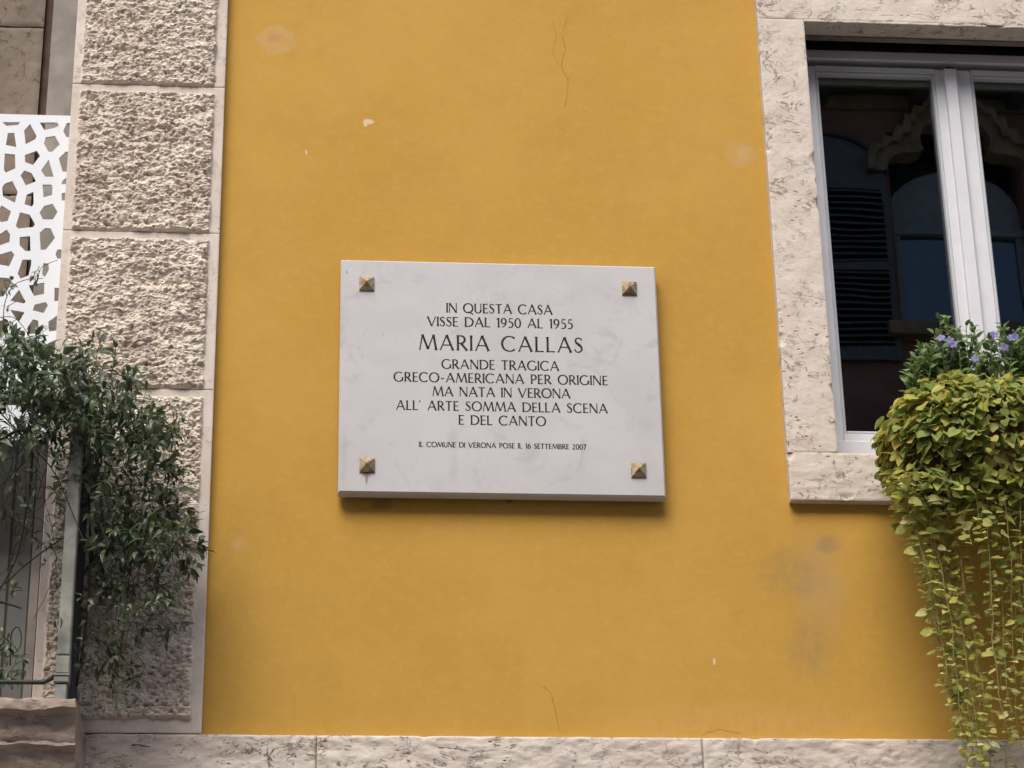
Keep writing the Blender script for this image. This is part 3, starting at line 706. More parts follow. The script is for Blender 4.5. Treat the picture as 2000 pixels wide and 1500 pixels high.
# ------------------------------------------------------------------ balcony
BY = -.34
zbt = Z(60, 1362, BY); xbr = X(148, 1400, BY); xbl = -2.2
bal = thing('balcony', 'weathered stone balcony slab with grey green railing post under the jasmine', 'balcony', (-.9, 0, zbt-.4))
def bal_prof(seed=0):
    # y,z outline of the moulded slab: nosing, fillet, cyma, fascia
    h = zbt
    return [(.10, h), (BY+.006, h), (BY, h-.006), (BY, h-.026), (BY+.030, h-.034), (BY+.040, h-.085), (BY+.046, h-.092), (BY+.040, h-.100), (BY+.066, h-.108), (BY+.072, h-.14),
            (BY+.085, h-.165), (BY+.14, h-.20), (BY+.24, h-.215), (.10, h-.22)]
def moulded(x0, x1, prof, step, amp, name, mat, parent):
    # resample outline, sweep along x with worn relief
    pts = []
    for i in range(len(prof)-1):
        a, b = prof[i], prof[i+1]; n = max(1, int(math.hypot(b[0]-a[0], b[1]-a[1])/.008))
        for k in range(n): pts.append((a[0]+(b[0]-a[0])*k/n, a[1]+(b[1]-a[1])*k/n))
    pts.append(prof[-1]); nx = int((x1-x0)/step); m = MB(); v = []; n = len(pts)
    for i in range(nx+1):
        x = x0+(x1-x0)*i/nx
        for (y, z) in pts:
            q = Vector((x*16, y*30, z*34)); d = noise.noise_vector(q)*amp + noise.noise_vector(q*2.7)*amp*.5
            e = min(1, (x1-x)/.01)
            v.append((x-(1-e)*.003+d.x*.6, y+d.y, z+d.z))
    f = [(i*n+j, (i+1)*n+j, (i+1)*n+(j+1) % n, i*n+(j+1) % n) for i in range(nx) for j in range(n)]
    f += [tuple(range(n)), tuple(nx*n+j for j in range(n-1, -1, -1))]
    o = m.add(v, f).build(name, mat, parent); smooth_sharp(o, 45); return o
moulded(X(-260, 1400, BY), xbr, bal_prof(), .007, .0060, 'slab', M['balcony'], bal)
moulded(xbl, X(-260, 1400, BY)-.002, bal_prof(), .05, .003, 'slab', M['balcony'], bal)
# scroll bracket under the end of the slab
br = []
for i in range(13):
    t = i/12; br.append((BY+.09+.24*t*t, zbt-.21-.30*t**.8))
br = [(.10, zbt-.215), (BY+.09, zbt-.215)] + br[1:] + [(.10, zbt-.52)]
MB().prism(br, 'x', xbr-.13, xbr-.012).build('bracket', M['balcony'], bal)
PY = -.31
xp0 = (X(137, 850, PY)+X(122, 1150, PY)+X(107, 1290, PY))/3; xp1 = (X(163, 850, PY)+X(147, 1150, PY)+X(133, 1290, PY))/3
zrt = Z(60, 790, PY); z1275 = Z(120, 1279, PY); z1313 = Z(120, 1316, PY); z1330 = Z(120, 1330, PY)
m = MB(); m.box(xp0, xp1, PY, PY+.03, z1275+.0005, zrt, .003); m.box(xp0-.001, xp1+.001, PY-.002, PY+.032, z1313, z1275-.0015, .003)
m.box(xp0-.008, xp1+.002, PY-.006, PY+.034, z1313-.006, z1313-.0005, .002); m.box(xp0-.003, xp1+.001, PY-.004, PY+.032, z1330-.004, z1313-.0065, .002)
m.box(xp0, xp1-.003, PY, PY+.03, zbt+.0005, z1330-.007, .002)
m.build('post', M['greenpost'], bal)
# side return of the railing: flat bars from the post back to the wall
for i in range(6):
    y = PY+.034+i*.045
    MB().box(xp1-.024, xp1-.004, y, y+.030, zbt+.0005, zrt-.002).build('bar', M['bluedark'], bal)
MB().box(xp1-.022, xp1-.006, PY+.033, -.002, zrt-.0018, zrt+.012).build('side_rail', M['bluedark'], bal)
MB().box(xbl, xp1+.002, PY-.004, PY+.034, zrt+.0125, zrt+.026, .003).build('handrail', M['greenpost'], bal)
zr = Z(40, 1329, PY); m = MB(); m.tube([(xbl, PY+.012, zr), (X(84, 1328, PY), PY+.012, zr), (X(96, 1322, PY), PY+.008, zr+.006), (X(106, 1316, PY), PY+.006, zr+.013), (xp0+.004, PY+.006, zr+.014)], .0058, 8)
m.build('bottom_rail', M['iron'], bal, True)
for i in range(9):
    x = xp0-.14-i*.14
    MB().tube([(x, PY+.014, zr), (x, PY+.014, zrt+.012)], .0045, 6).build('baluster', M['iron'], bal) if i else None
    
# ------------------------------------------------------------------ plants
def leaf_mesh(kind):
    if kind.startswith('lance'):      # pointed, folded along the midrib, tip drooping; length 1 along +x
        st = [(0, .02, 0), (.16, .14, .02), (.40, .205, .03), (.66, .16, .01), (.86, .075, -.04), (1, .0, -.10)]
        if kind == 'lance2': st = [(x, w_*.9, z-.38*x*x+.05) for x, w_, z in st]
        if kind == 'lance3': st = [(x, w_*1.1, z+.16*math.sin(x*4)) for x, w_, z in st]
        v = []; f = []
        for x, w_, z in st: v += [(x, -w_, z+w_*.35), (x, 0, z), (x, w_, z+w_*.35)]
        for i in range(len(st)-1):
            a = 3*i; f += [(a, a+3, a+4, a+1), (a+1, a+4, a+5, a+2)]
        return v, f
    if kind == 'ovate':
        st = [(0, .02, 0), (.15, .20, .02), (.40, .30, .03), (.68, .24, .0), (.88, .12, -.05), (1, 0, -.1)]
        v = []; f = []
        for x, w_, z in st: v += [(x, -w_, z+w_*.3), (x, 0, z), (x, w_, z+w_*.3)]
        for i in range(len(st)-1):
            a = 3*i; f += [(a, a+3, a+4, a+1), (a+1, a+4, a+5, a+2)]
        return v, f
    # heart
    o = [(.10, 0, 0), (.0, .10, .02), (-.05, .22, .03), (-.02, .35, .05), (.09, .46, .05), (.25, .51, .03), (.44, .48, .0), (.62, .38, -.03), (.80, .23, -.07), (.93, .09, -.12), (.98, 0, -.15)]
    v = [(.45, 0, -.06)] + [(x, y, z) for x, y, z in o] + [(x, -y, z) for x, y, z in o[1:-1]][::-1]
    if kind == 'heart2': v = [(x, y*.85, z+abs(y)*.55-.10*x*x) for x, y, z in v]       # folded up along the midrib
    if kind == 'heart3': v = [(x*.95, y*1.05, z-abs(y)**2*.7-.35*x*x) for x, y, z in v]    # cupped, tip rolled down
    if kind == 'heart4': v = [(x, y, z+.22*math.sin(y*5)*x) for x, y, z in v]            # twisted
    n = len(v)-1; f = [(0, i, i % n+1) for i in range(1, n+1)]
    return v, f

LM = {}
def lmesh(kind, matk):
    if (kind, matk) not in LM:
        v, f = leaf_mesh(kind); me = bpy.data.meshes.new('leaf'); me.from_pydata(v, [], f); me.materials.append(M[matk])
        me.polygons.foreach_set('use_smooth', [True]*len(f)); me.update(); LM[(kind, matk)] = me
    return LM[(kind, matk)]
def leaf_mat(pos, d, up, L_, wf=1.0):
    x = d.normalized(); y = up.cross(x)
    y = y.normalized() if y.length > 1e-4 else x.orthogonal().normalized(); z = x.cross(y)
    m_ = Matrix((x*L_, y*L_*wf, z*L_)).transposed().to_4x4(); m_.translation = pos; return m_
def put_leaves(leaves, parent, nparts=285, name='leaf'):
    """leaves: (matrix, kind, material). The ones that show largest become parts, the rest one mesh of leaves"""
    o0 = wloc(parent)
    def score(l):
        m_ = l[0]; z = m_.col[2].to_3d(); x = m_.col[0].to_3d(); A = x.length; n_ = z.normalized(); vw = (m_.translation-CAM).normalized()
        q = m_.translation-CAM; u = 1000+F*q.dot(RGT)/q.dot(FWD); vv = 750-F*q.dot(UPV)/q.dot(FWD)
        vis = 1 if (-10 < u < 2010 and -10 < vv < 1510) else .02
        return A*(.25+abs(n_.dot(vw)))*vis*(1-2.2*m_.translation.y)
    leaves = sorted(leaves, key=score, reverse=True)
    for m_, kind, mk in leaves[:nparts]:
        o = bpy.data.objects.new(name, lmesh(kind, mk)); C.objects.link(o); o.parent = parent
        mm = m_.copy(); mm.translation = m_.translation-o0; o.matrix_basis = mm
    rest = leaves[nparts:]
    if rest:
        mats = sorted({r[2] for r in rest}); V = []; FF = []; MI = []; k = 0
        for m_, kind, mk in rest:
            v, f = leaf_mesh(kind)
            for p in v: V.append(tuple((m_ @ Vector(p))-o0))
            FF += [tuple(i+k for i in q) for q in f]; MI += [mats.index(mk)]*len(f); k += len(v)
        me = bpy.data.meshes.new('foliage'); me.from_pydata(V, [], FF)
        for q in mats: me.materials.append(M[q])
        me.polygons.foreach_set('material_index', MI); me.polygons.foreach_set('use_smooth', [True]*len(FF)); me.update()
        o = bpy.data.objects.new('foliage', me); C.objects.link(o); o.parent = parent; o['kind'] = 'stuff'

def curve_pts(ctrl, n=8):
    """Catmull-Rom through control points"""
    c = [ctrl[0]]+list(ctrl)+[ctrl[-1]]; out = []
    for i in range(1, len(c)-2):
        p0, p1, p2, p3 = c[i-1], c[i], c[i+1], c[i+2]
        for k in range(n):
            t = k/n; out.append(.5*((2*p1)+(p2-p0)*t+(2*p0-5*p1+4*p2-p3)*t*t+(3*p1-p0-3*p2+p3)*t**3))
    out.append(ctrl[-1].copy()); return out
def rv3(s=1.0): return Vector((rnd.gauss(0, 1), rnd.gauss(0, 1), rnd.gauss(0, 1)))*s
def in_poly(x, y, poly):
    c = False; n = len(poly)
    for i in range(n):
        a, b = poly[i], poly[(i+1) % n]
        if (a[1] > y) != (b[1] > y) and x < (b[0]-a[0])*(y-a[1])/(b[1]-a[1])+a[0]: c = not c
    return c
def pick(poly):
    xs_ = [p[0] for p in poly]; ys_ = [p[1] for p in poly]
    while True:
        x, y = rnd.uniform(min(xs_), max(xs_)), rnd.uniform(min(ys_), max(ys_))
        if in_poly(x, y, poly): return x, y

# ---- jasmine
jas = thing('climbing_jasmine', 'dark green jasmine climbing over the balcony railing and hanging across the stone pilaster', 'climbing plant', (xp0, -.2, zbt+.001))
JL = []; tw = MB()
def jtwig(p, d, L_, nl, ls, droop=.5, mk=None, r=.0011, bare=.1):
    pts = [p.copy()]; d = d.normalized(); st = L_/(nl+1); cur = rv3(.25)
    for i in range(nl+1):
        d = (d+Vector((0, 0, -droop*.22))+cur*.5+rv3(.10)).normalized(); p = p+d*st
        if p.y > -.055: p.y = -.055; d.y = -abs(d.y)
        pts.append(p.copy())
        if i/nl < bare: continue
        a = d.cross(Vector((0, 0, 1))); a = a.normalized() if a.length > .05 else Vector((1, 0, 0)); b = d.cross(a)
        q = (i % 2)*PI/2+rnd.uniform(-.5, .5); sd_ = a*math.cos(q)+b*math.sin(q)
        for s_ in (-1, 1):
            if rnd.random() < .10: continue
            ld = (sd_*s_+d*.55+Vector((0, 0, -.25))+rv3(.22)).normalized()
            up = (Vector((0, -.45, .75))+rv3(.45))
            L2 = ls*rnd.uniform(.65, 1.2)*(1-.35*i/nl if i > nl*.6 else 1)
            JL.append((leaf_mat(p+ld*.003, ld, up, L2, rnd.uniform(.8, 1.25)), rnd.choice(('lance', 'lance2', 'lance2', 'lance3')), mk or ('jas2' if rnd.random() < .10 else 'jas')))
    if nl >= 2:
        JL.append((leaf_mat(p, (d+rv3(.2)), Vector((0, -.4, .8))+rv3(.3), ls*.8), 'lance', mk or 'jas'))
    tw.tube(pts, r, 4, r*.5)
regions = [
 ([(-60,690),(10,655),(60,668),(110,690),(190,722),(250,745),(300,790),(325,830),(290,880),(215,850),(120,845),(0,850),(-60,860)], 270, (-.42, -.12), 1),
 ([(170,800),(300,810),(330,850),(300,870),(335,930),(350,1000),(362,1060),(350,1100),(285,1085),(240,1130),(200,1105),(170,1010)], 140, (-.32, -.08), 1),
 ([(-60,850),(60,850),(120,870),(120,960),(40,985),(-60,980)], 14, (-.36, -.14), .9),
 ([(165,1080),(350,1090),(345,1140),(290,1210),(270,1300),(185,1310),(165,1200)], 26, (-.30, -.1), .9)]
for poly, n, (ya, yb), sc_ in regions:
    for _ in range(n):
        x, y = pick(poly); Y = rnd.uniform(ya, yb); p = P(x, y, Y)
        d = Vector((rnd.gauss(.15, .8), rnd.gauss(-.35, .6), rnd.gauss(-.05, .7)))
        jtwig(p, d, rnd.uniform(.05, .11), rnd.randint(3, 5), rnd.uniform(.028, .042)*sc_, rnd.uniform(.2, 1))
# tufts at the ends of loose shoots (photo pixels, with their real distance)
for (x, y, Y, n, ls) in ((80, 520, -.16, 1, .026), (86, 545, -.16, 1, .026), (8, 545, -.2, 2, .024), (28, 590, -.22, 1, .02), (25, 640, -.22, 1, .03), (80, 665, -.2, 2, .034), (160, 690, -.2, 1, .024),
        (330, 790, -.14, 1, .018), (330, 785, -.12, 1, .02), (385, 1010, -.1, 1, .026), (375, 1070, -.12, 2, .034), (365, 1110, -.12, 2, .036), (310, 1150, -.12, 1, .03),
        (350, 1235, -.12, 2, .034), (345, 1225, -.1, 1, .03), (290, 1200, -.14, 2, .032), (215, 1140, -.2, 2, .034), (230, 1165, -.2, 1, .034), (190, 1235, -.18, 2, .03), (215, 1285, -.2, 3, .03),
        (180, 1290, -.18, 2, .03), (250, 1315, -.16, 2, .03), (232, 1330, -.16, 1, .03), (265, 1270, -.14, 1, .026), (285, 1310, -.12, 1, .03), (330, 900, -.12, 2, .026), (310, 960, -.1, 2, .03), (355, 960, -.1, 1, .026),
        (55, 1040, -.26, 1, .03), (85, 1060, -.24, 2, .032), (125, 1045, -.26, 2, .032), (80, 1105, -.24, 1, .026), (20, 1090, -.26, 1, .028), (15, 1155, -.28, 2, .03), (90, 1210, -.22, 2, .030),
        (120, 1205, -.33, 1, .03), (15, 1250, -.28, 3, .034), (35, 1275, -.26, 1, .03), (5, 1300, -.28, 2, .034), (30, 1345, -.2, 1, .03), (45, 1300, -.24, 1, .024), (60, 930, -.3, 2, .03), (110, 905, -.34, 2, .03),
        (240, 1240, -.16, 1, .03), (60, 1000, -.3, 1, .03), (5, 1010, -.28, 2, .03), (115, 960, -.34, 2, .03)):
    for _ in range(n):
        jtwig(P(x+rnd.uniform(-6, 6), y+rnd.uniform(-6, 6), Y), Vector((rnd.gauss(0, .8), -.4, rnd.gauss(.1, .7))), rnd.uniform(.018, .045), rnd.randint(1, 3), ls, .8, bare=-1)
stems = [  # (px, py, Y) control points, radius, material
 ([(150,1340,-.20),(172,1180,-.2),(175,1000,-.22),(160,880,-.26),(120,790,-.3),(40,740,-.3)], .0030, 'stem'),
 ([(235,1278,-.15),(250,1150,-.15),(255,1060,-.16),(225,930,-.2),(180,820,-.26)], .0016, 'redstem'),
 ([(268,1200,-.12),(266,1270,-.1),(282,1300,-.1),(268,1322,-.11),(215,1342,-.14),(180,1315,-.16),(185,1290,-.17)], .0010, 'stem'),
 ([(285,1080,-.12),(300,1160,-.11),(335,1165,-.1),(358,1130,-.1),(350,1090,-.1)], .0011, 'stem'),
 ([(268,1230,-.13),(300,1228,-.12),(330,1230,-.11),(350,1240,-.1)], .0010, 'stem'),
 ([(220,740,-.18),(255,705,-.14),(288,683,-.11),(302,690,-.1),(310,722,-.1)], .0009, 'redstem'),
 ([(300,830,-.13),(320,800,-.11),(332,780,-.1),(345,782,-.1)], .0009, 'stem'),
 ([(290,860,-.12),(310,810,-.1),(330,800,-.1),(330,775,-.1)], .0009, 'stem'),
 ([(20,690,-.24),(8,640,-.24),(10,590,-.22),(30,555,-.2),(70,540,-.17),(84,520,-.16),(112,508,-.1)], .0013, 'stem'),
 ([(0,620,-.24),(30,622,-.22),(60,660,-.22),(80,700,-.22)], .0011, 'redstem'),
 ([(0,860,-.3),(40,840,-.3),(62,860,-.3),(60,930,-.3),(50,1000,-.3),(35,1080,-.28),(0,1150,-.28)], .0042, 'stem'),
 ([(-10,1155,-.28),(20,1130,-.28),(60,1095,-.27),(130,1045,-.26),(155,1030,-.26)], .0022, 'stem'),
 ([(-10,1175,-.28),(10,1178,-.28),(42,1188,-.28)], .0034, 'stem'),
 ([(-5,800,-.3),(60,870,-.28),(110,930,-.3),(165,1060,-.34)], .0020, 'stem'),
 ([(140,800,-.34),(90,860,-.3),(20,930,-.28),(-10,960,-.26)], .0020, 'stem'),
 ([(62,860,-.3),(110,850,-.3),(140,870,-.32),(120,940,-.3),(70,1000,-.28)], .0014, 'redstem'),
 ([(10,840,-.26),(25,900,-.26),(5,960,-.26),(15,1040,-.26)], .0012, 'stem'),
 ([(95,1060,-.24),(110,1090,-.23),(95,1150,-.22),(65,1210,-.22)], .0010, 'redstem'),
 ([(20,1300,-.22),(22,1240,-.24),(35,1225,-.25),(42,1245,-.25),(35,1270,-.25),(10,1285,-.26)], .0018, 'stem'),
 ([(25,1345,-.2),(22,1310,-.22),(40,1292,-.22),(55,1295,-.22)], .0009, 'stem'),
 ([(240,1150,-.14),(275,1140,-.12),(300,1120,-.12),(320,1080,-.12)], .0016, 'stem'),
 ([(170,1130,-.2),(190,1200,-.18),(215,1185,-.17),(210,1150,-.17),(185,1140,-.18)], .0010, 'stem'),
 ([(175,1220,-.18),(195,1260,-.17),(230,1255,-.16),(240,1220,-.16),(210,1205,-.17)], .0009, 'stem'),
 ([(340,1000,-.1),(360,985,-.1),(385,1000,-.1),(400,998,-.1)], .0010, 'stem'),
 ([(310,900,-.12),(325,920,-.1),(330,880,-.1),(318,860,-.11)], .0009, 'stem')]
for ctrl, r, mk in stems:
    pts = curve_pts([P(*c_) for c_ in ctrl], 7)
    MB().tube(pts, r, 6, r*.6).build('stem', M[mk], jas, True)
for _ in range(46):       # tangle of bare shoots inside the railing
    x, y = pick([(-20,830),(130,840),(160,900),(165,1050),(60,1100),(-20,1080)]) if rnd.random() < .6 else pick([(165,1050),(330,1080),(300,1180),(240,1300),(165,1290)])
    p = P(x, y, rnd.uniform(-.32, -.12)); pts = [p]; d = rv3(1).normalized(); k_ = rv3(.5)
    for i in range(9): d = (d+d.cross(k_)*.5+rv3(.12)).normalized(); p = p+d*.014; p.y = min(p.y, -.06); pts.append(p.copy())
    tw.tube(pts, .0011, 4, .0007)
tw.build('twigs', M['stem'], jas, True, kind='stuff')
put_leaves(JL, jas)

# ---- planter box on the sill
PLY0, PLY1 = -.30, -.10
zp1, zp0 = Z(1850, 815, -.3), Z(1850, 920, -.3); xq0, xq1 = X(1765, 800, -.2), X(1765, 800, -.2)+.66
plt = thing('window_planter', 'brown planter box hung before the window sill, almost hidden by trailing leaves', 'planter', ((xq0+xq1)/2, -.2, zp0))
m = MB(); v = []
m.box(xq0, xq1, PLY0, PLY0+.012, zp0, zp1); m.box(xq0, xq1, PLY1-.012, PLY1, zp0, zp1)
m.box(xq0, xq0+.012, PLY0+.012, PLY1-.012, zp0, zp1); m.box(xq1-.012, xq1, PLY0+.012, PLY1-.012, zp0, zp1); m.box(xq0+.012, xq1-.012, PLY0+.012, PLY1-.012, zp0, zp0+.012)
m.build('trough', M['terracotta'], plt)
MB().box(xq0+.0125, xq1-.0125, PLY0+.0125, PLY1-.0125, zp0+.0125, zp1-.015).build('soil', M['soil'], plt)
for x in (xq0+.12, xq1-.12):
    MB().tube([(x, ST+.004, zso+.04), (x, -.06, zp0-.004), (x, PLY0-.006, zp0-.0045), (x, PLY0-.006, zp0+.05)], .004, 6).build('bracket', M['iron'], plt)

# ---- trailing plant
tr = thing('trailing_plant', 'yellow green plant with heart shaped leaves spilling in long strands below the window', 'trailing plant', ((xq0+xq1)/2, -.2, zp0+.02))
TL = []; ts = MB(); HK = ('heart', 'heart2', 'heart3', 'heart4')
cen = P(1895, 875, -.215); RX, RY, RZ = .225, .185, .182
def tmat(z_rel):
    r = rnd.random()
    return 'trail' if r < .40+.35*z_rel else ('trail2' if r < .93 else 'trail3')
for i in range(3700):
    th = rnd.uniform(0, 2*PI); u = rnd.uniform(-.95, 1)
    rr = math.sqrt(1-u*u); k_ = rnd.uniform(.80, 1.03) if rnd.random() < .85 else rnd.uniform(.6, .8)
    n_ = Vector((rr*math.cos(th), rr*math.sin(th), u))
    bx = 1.0
    if n_.x > 0: bx = 2.2                       # the mass goes on to the right, along the planter
    lump = 1+.10*noise.noise(n_*3.1+Vector((2, 1, 0)))
    p = cen+Vector((n_.x*RX*bx, n_.y*RY, n_.z*RZ))*k_*lump
    if p.y > -.055: continue
    if u < -.3 and rnd.random() < .35: continue
    if n_.y > .35 and rnd.random() < .6: continue
    out = Vector((n_.x, n_.y, n_.z*.4)).normalized()
    ld = (out*.9+Vector((0, 0, -.65))+rv3(.42)).normalized()
    up = (Vector((out.x*.5, out.y*.7, .9))+rv3(.38))
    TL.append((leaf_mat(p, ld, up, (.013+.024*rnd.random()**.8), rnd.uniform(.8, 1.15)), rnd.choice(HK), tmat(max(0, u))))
    if rnd.random() < .3: ts.tube([p, p-ld*.02+Vector((0, .01, -.005)), p-ld*.035+Vector((0, .025, -.02))], .0008, 4)
def strand(x0, y0, x1, y1, Y0, Y1, ns, ls, dens):
    a, b = P(x0, y0, Y0), P(x1, y1, Y1)
    sag = rnd.uniform(-.02, .02); mid = a.lerp(b, .45)+Vector((sag, rnd.uniform(-.01, .01), 0))
    pts = curve_pts([a, a.lerp(b, .2)+Vector((sag*.6+rnd.gauss(0, .004), 0, 0)), mid, a.lerp(b, .75)+Vector((rnd.gauss(sag*.5, .006), 0, 0)), b], 8)
    pts = [q+Vector((noise.noise(Vector((q.z*14, x0, 0)))*.006, noise.noise(Vector((q.z*14, x0, 5)))*.006, 0)) for q in pts]
    MB().tube(pts, .0011, 5, .0007).build('strand', M['palestem'], tr, True) if ns else ts.tube(pts, .0009, 4, .0006)
    Lt = (b-a).length; n_ = int(Lt/dens); side = 1
    for i in range(n_):
        t = (i+rnd.random())/n_; k_ = min(len(pts)-2, int(t*(len(pts)-1))); q = pts[k_].lerp(pts[k_+1], t*(len(pts)-1)-k_); side = -side
        ld = Vector((side*rnd.uniform(.4, 1), rnd.uniform(-.9, .3), rnd.uniform(-.35, .25))).normalized()
        up = Vector((0, -.35, .9))+rv3(.33)
        if rnd.random() < .18: up = Vector((0, -1, .2))+rv3(.25)
        s_ = ls*rnd.uniform(.5, 1.3)*(1-.2*t)
        pet = .006+.25*s_
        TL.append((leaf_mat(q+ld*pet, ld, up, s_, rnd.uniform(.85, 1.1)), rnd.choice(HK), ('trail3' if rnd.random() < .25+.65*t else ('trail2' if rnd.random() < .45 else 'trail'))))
        ts.tube([q, q+ld*pet], .0005, 3)
for i in range(30):       # left bundle
    t = min(1, max(0, rnd.gauss(.5, .28))); e = rnd.random()**.42
    xt = 1752+112*t; xe = 1888+50*t+rnd.gauss(0, 5)
    ye = 1080+480*e; f_ = (ye-960)/(1520-960)
    strand(xt, 950+rnd.uniform(-15, 25), xt+(xe-xt)*f_**.95, ye, rnd.uniform(-.32, -.16), rnd.uniform(-.26, -.14), 1, rnd.uniform(.018, .029), .0190)
for i in range(44):       # right bundle, running on past the picture
    t = rnd.random(); e = rnd.random()**.45
    xt = 1918+330*t; xe = 1978+(t-.05)*260+rnd.gauss(0, 8); ye = 1080+490*e; f_ = (ye-960)/560
    strand(xt, 950+rnd.uniform(-15, 30), xt+(xe-xt)*f_**.9, ye, rnd.uniform(-.34, -.14), rnd.uniform(-.28, -.14), 1, rnd.uniform(.018, .030), .0180)
for i in range(60):       # short shoots fill the underside of the mass
    xt = rnd.uniform(1738, 2090); strand(xt, 925, xt+rnd.uniform(5, 30), 980+rnd.random()**2*100, rnd.uniform(-.38, -.14), rnd.uniform(-.36, -.14), 0, rnd.uniform(.026, .038), .011)
strand(1885, 1225, 1975, 1352, -.2, -.18, 1, .018, .045)
ts.build('shoots', M['palestem'], tr, True, kind='stuff')
put_leaves(TL, tr, 290)

# ---- flowering plant above it
fp = thing('flowering_plant', 'bushy green plant with small lilac flowers standing in the planter before the window', 'flowering plant', ((xq0+xq1)/2, -.2, zp1-.014))
FL = []; fs = MB()
tips = [(1845, 622), (1868, 640), (1905, 632), (1955, 630), (1790, 690), (1800, 672), (1820, 668), (1935, 660), (1988, 645), (2020, 640), (1780, 712), (1832, 648), (1885, 662), (1970, 675), (2050, 660), (1815, 700), (1850, 700), (1900, 690), (1945, 700), (1990, 690), (2090, 650), (2130, 670), (2180, 660),
        (1840, 690), (1870, 680), (1860, 660), (1822, 685), (1980, 665), (2005, 655)]
for (x, y) in tips*4:
    Y = rnd.uniform(-.28, -.14); tp = P(x+rnd.gauss(0, 6), y+abs(rnd.gauss(0, 10)), Y)
    bs = Vector((tp.x+rnd.gauss(.01, .03)*1.0, rnd.uniform(-.26, -.15), zp1-.02)); bs.x = max(xq0+.03, min(xq1-.03, bs.x))
    md = bs.lerp(tp, .5)+Vector((rnd.gauss(0, .01), rnd.gauss(0, .01), 0)); pts = curve_pts([bs, md, tp], 7)
    fs.tube(pts, .0014, 5, .0008); n_ = len(pts)
    for i in range(3, n_):
        q = pts[i]; d = (pts[i]-pts[i-1]).normalized()
        for k_ in range(2):
            a = rnd.uniform(0, 2*PI); ld = (Vector((math.cos(a), math.sin(a), .45))+d*.3+rv3(.15)).normalized()
            FL.append((leaf_mat(q+ld*.003, ld, Vector((0, -.5, .8))+rv3(.35), rnd.uniform(.018, .030)*(1.1 if i < n_-2 else .8)), 'ovate', 'bush'))
fs.build('stems', M['greenstem'], fp, True, kind='stuff')
put_leaves(FL, fp, 290)
for (x, y) in ((1855, 665), (1862, 672), (1975, 660), (1983, 657), (1962, 678), (1942, 654), (1838, 660), (2040, 668), (1905, 700)):
    c_ = P(x, y, -.29); m = MB(); nrm = Vector((rnd.uniform(-.4, .4), -1, rnd.uniform(-.1, .5))).normalized(); a = nrm.orthogonal().normalized(); b = nrm.cross(a)
    for k_ in range(5):
        q = 2*PI*k_/5+.3; d = a*math.cos(q)+b*math.sin(q); e = nrm.cross(d); R_ = .0115
        m.add([c_, c_+d*R_*.6+e*R_*.42+nrm*.001, c_+d*R_+e*R_*.22+nrm*.0005, c_+d*R_-e*R_*.22+nrm*.0005, c_+d*R_*.6-e*R_*.42+nrm*.001], [(0, 1, 2, 3, 4)])
    m.tube([c_, c_-nrm*.018+Vector((0, .01, -.01)), c_+Vector((0, .06, -.05))], .0007, 4)
    m.build('flower', M['petal'], fp)

# ------------------------------------------------------------------ the house opposite (seen in the window glass)
OY = -12.2; K = 1.245; MY = 2*(FR+.03)-OY                                 # its mirror image lies at y = MY
def O(px, py): q = P(px, py, MY); return q.x, q.z
ox0, ox1 = -9, 12; zev = O(1700, 188)[1]; zpink = O(1700, 216)[1]
op = thing('opposite_house', 'faded pink house with a golden gothic arched window, across the street', 'building', (2, OY, 0))
cx_g = O(1872, 400)[0]; zar = O(1700, 440)[1]; zsil = O(1700, 640)[1]; apx = O(1860, 185)[1]
wx = abs(O(1742, 400)[0]-cx_g)
def opw(m, name, mat, parent=op): return m.build(name, mat, parent)
opw(wall_hole(ox0, ox1, 0, zpink-.001, cx_g-wx, cx_g+wx, zsil, O(1800, 262)[1], OY-.4, OY), 'wall', M['pink'])
opw(MB().box(ox0, ox1, OY-.4, OY+.03, zpink, O(1700, 190)[1]), 'frieze', M['cornice'])
opw(MB().box(ox0-.3, ox1+.3, OY-.5, OY+.45, zev+.001, zev+.14), 'eaves', M['eaves'])
for i in range(24):
    x = ox0+.3+i*.87; opw(MB().box(x, x+.12, OY+.031, OY+.40, zev-.13, zev), 'rafter', M['eaves'])
opw(MB().prism([(OY+.5, zev+.141), (OY-4, zev+1.5), (OY-4, zev+.141)], 'x', ox0-.3, ox1+.3), 'roof', M['roof'])
# ogee trefoil hood of golden stone
def ring(inner, outer_, y0, y1):
    n_ = len(inner); m = MB(); v = [(x, y1, z) for x, z in inner]+[(x, y1, z) for x, z in outer_]+[(x, y0, z) for x, z in inner]+[(x, y0, z) for x, z in outer_]; f = []
    for i in range(n_-1): f += [(i, i+1, n_+i+1, n_+i), (2*n_+i, 3*n_+i, 3*n_+i+1, 2*n_+i+1), (i, 2*n_+i, 2*n_+i+1, i+1), (n_+i, n_+i+1, 3*n_+i+1, 3*n_+i)]
    return m.add(v, f)
def half(pts):
    L_ = [O(*p) for p in pts]; return L_+[(2*cx_g-x, z) for x, z in L_[-2::-1]]
ou_px = [(1690, 345), (1688, 310), (1698, 296), (1712, 297), (1722, 280), (1736, 284), (1742, 262), (1756, 264), (1760, 240), (1772, 242), (1778, 222), (1792, 224), (1802, 202), (1816, 206), (1830, 188), (1846, 190), (1855, 172), (1872, 158)]
in_px = [(1728, 345), (1729, 332), (1735, 320), (1743, 312), (1758, 308), (1773, 308), (1788, 306), (1798, 301), (1792, 290), (1790, 278), (1793, 266), (1799, 257), (1808, 251), (1820, 250), (1832, 255), (1842, 250), (1856, 232), (1872, 214)]
opw(ring(half(in_px), half(ou_px), OY-.10, OY+.10), 'arch_trim', M['gothic'])
mid_px = [(round((a_[0]*.35+b_[0]*.65), 1), round(a_[1]*.35+b_[1]*.65, 1)) for a_, b_ in zip(in_px, ou_px)]
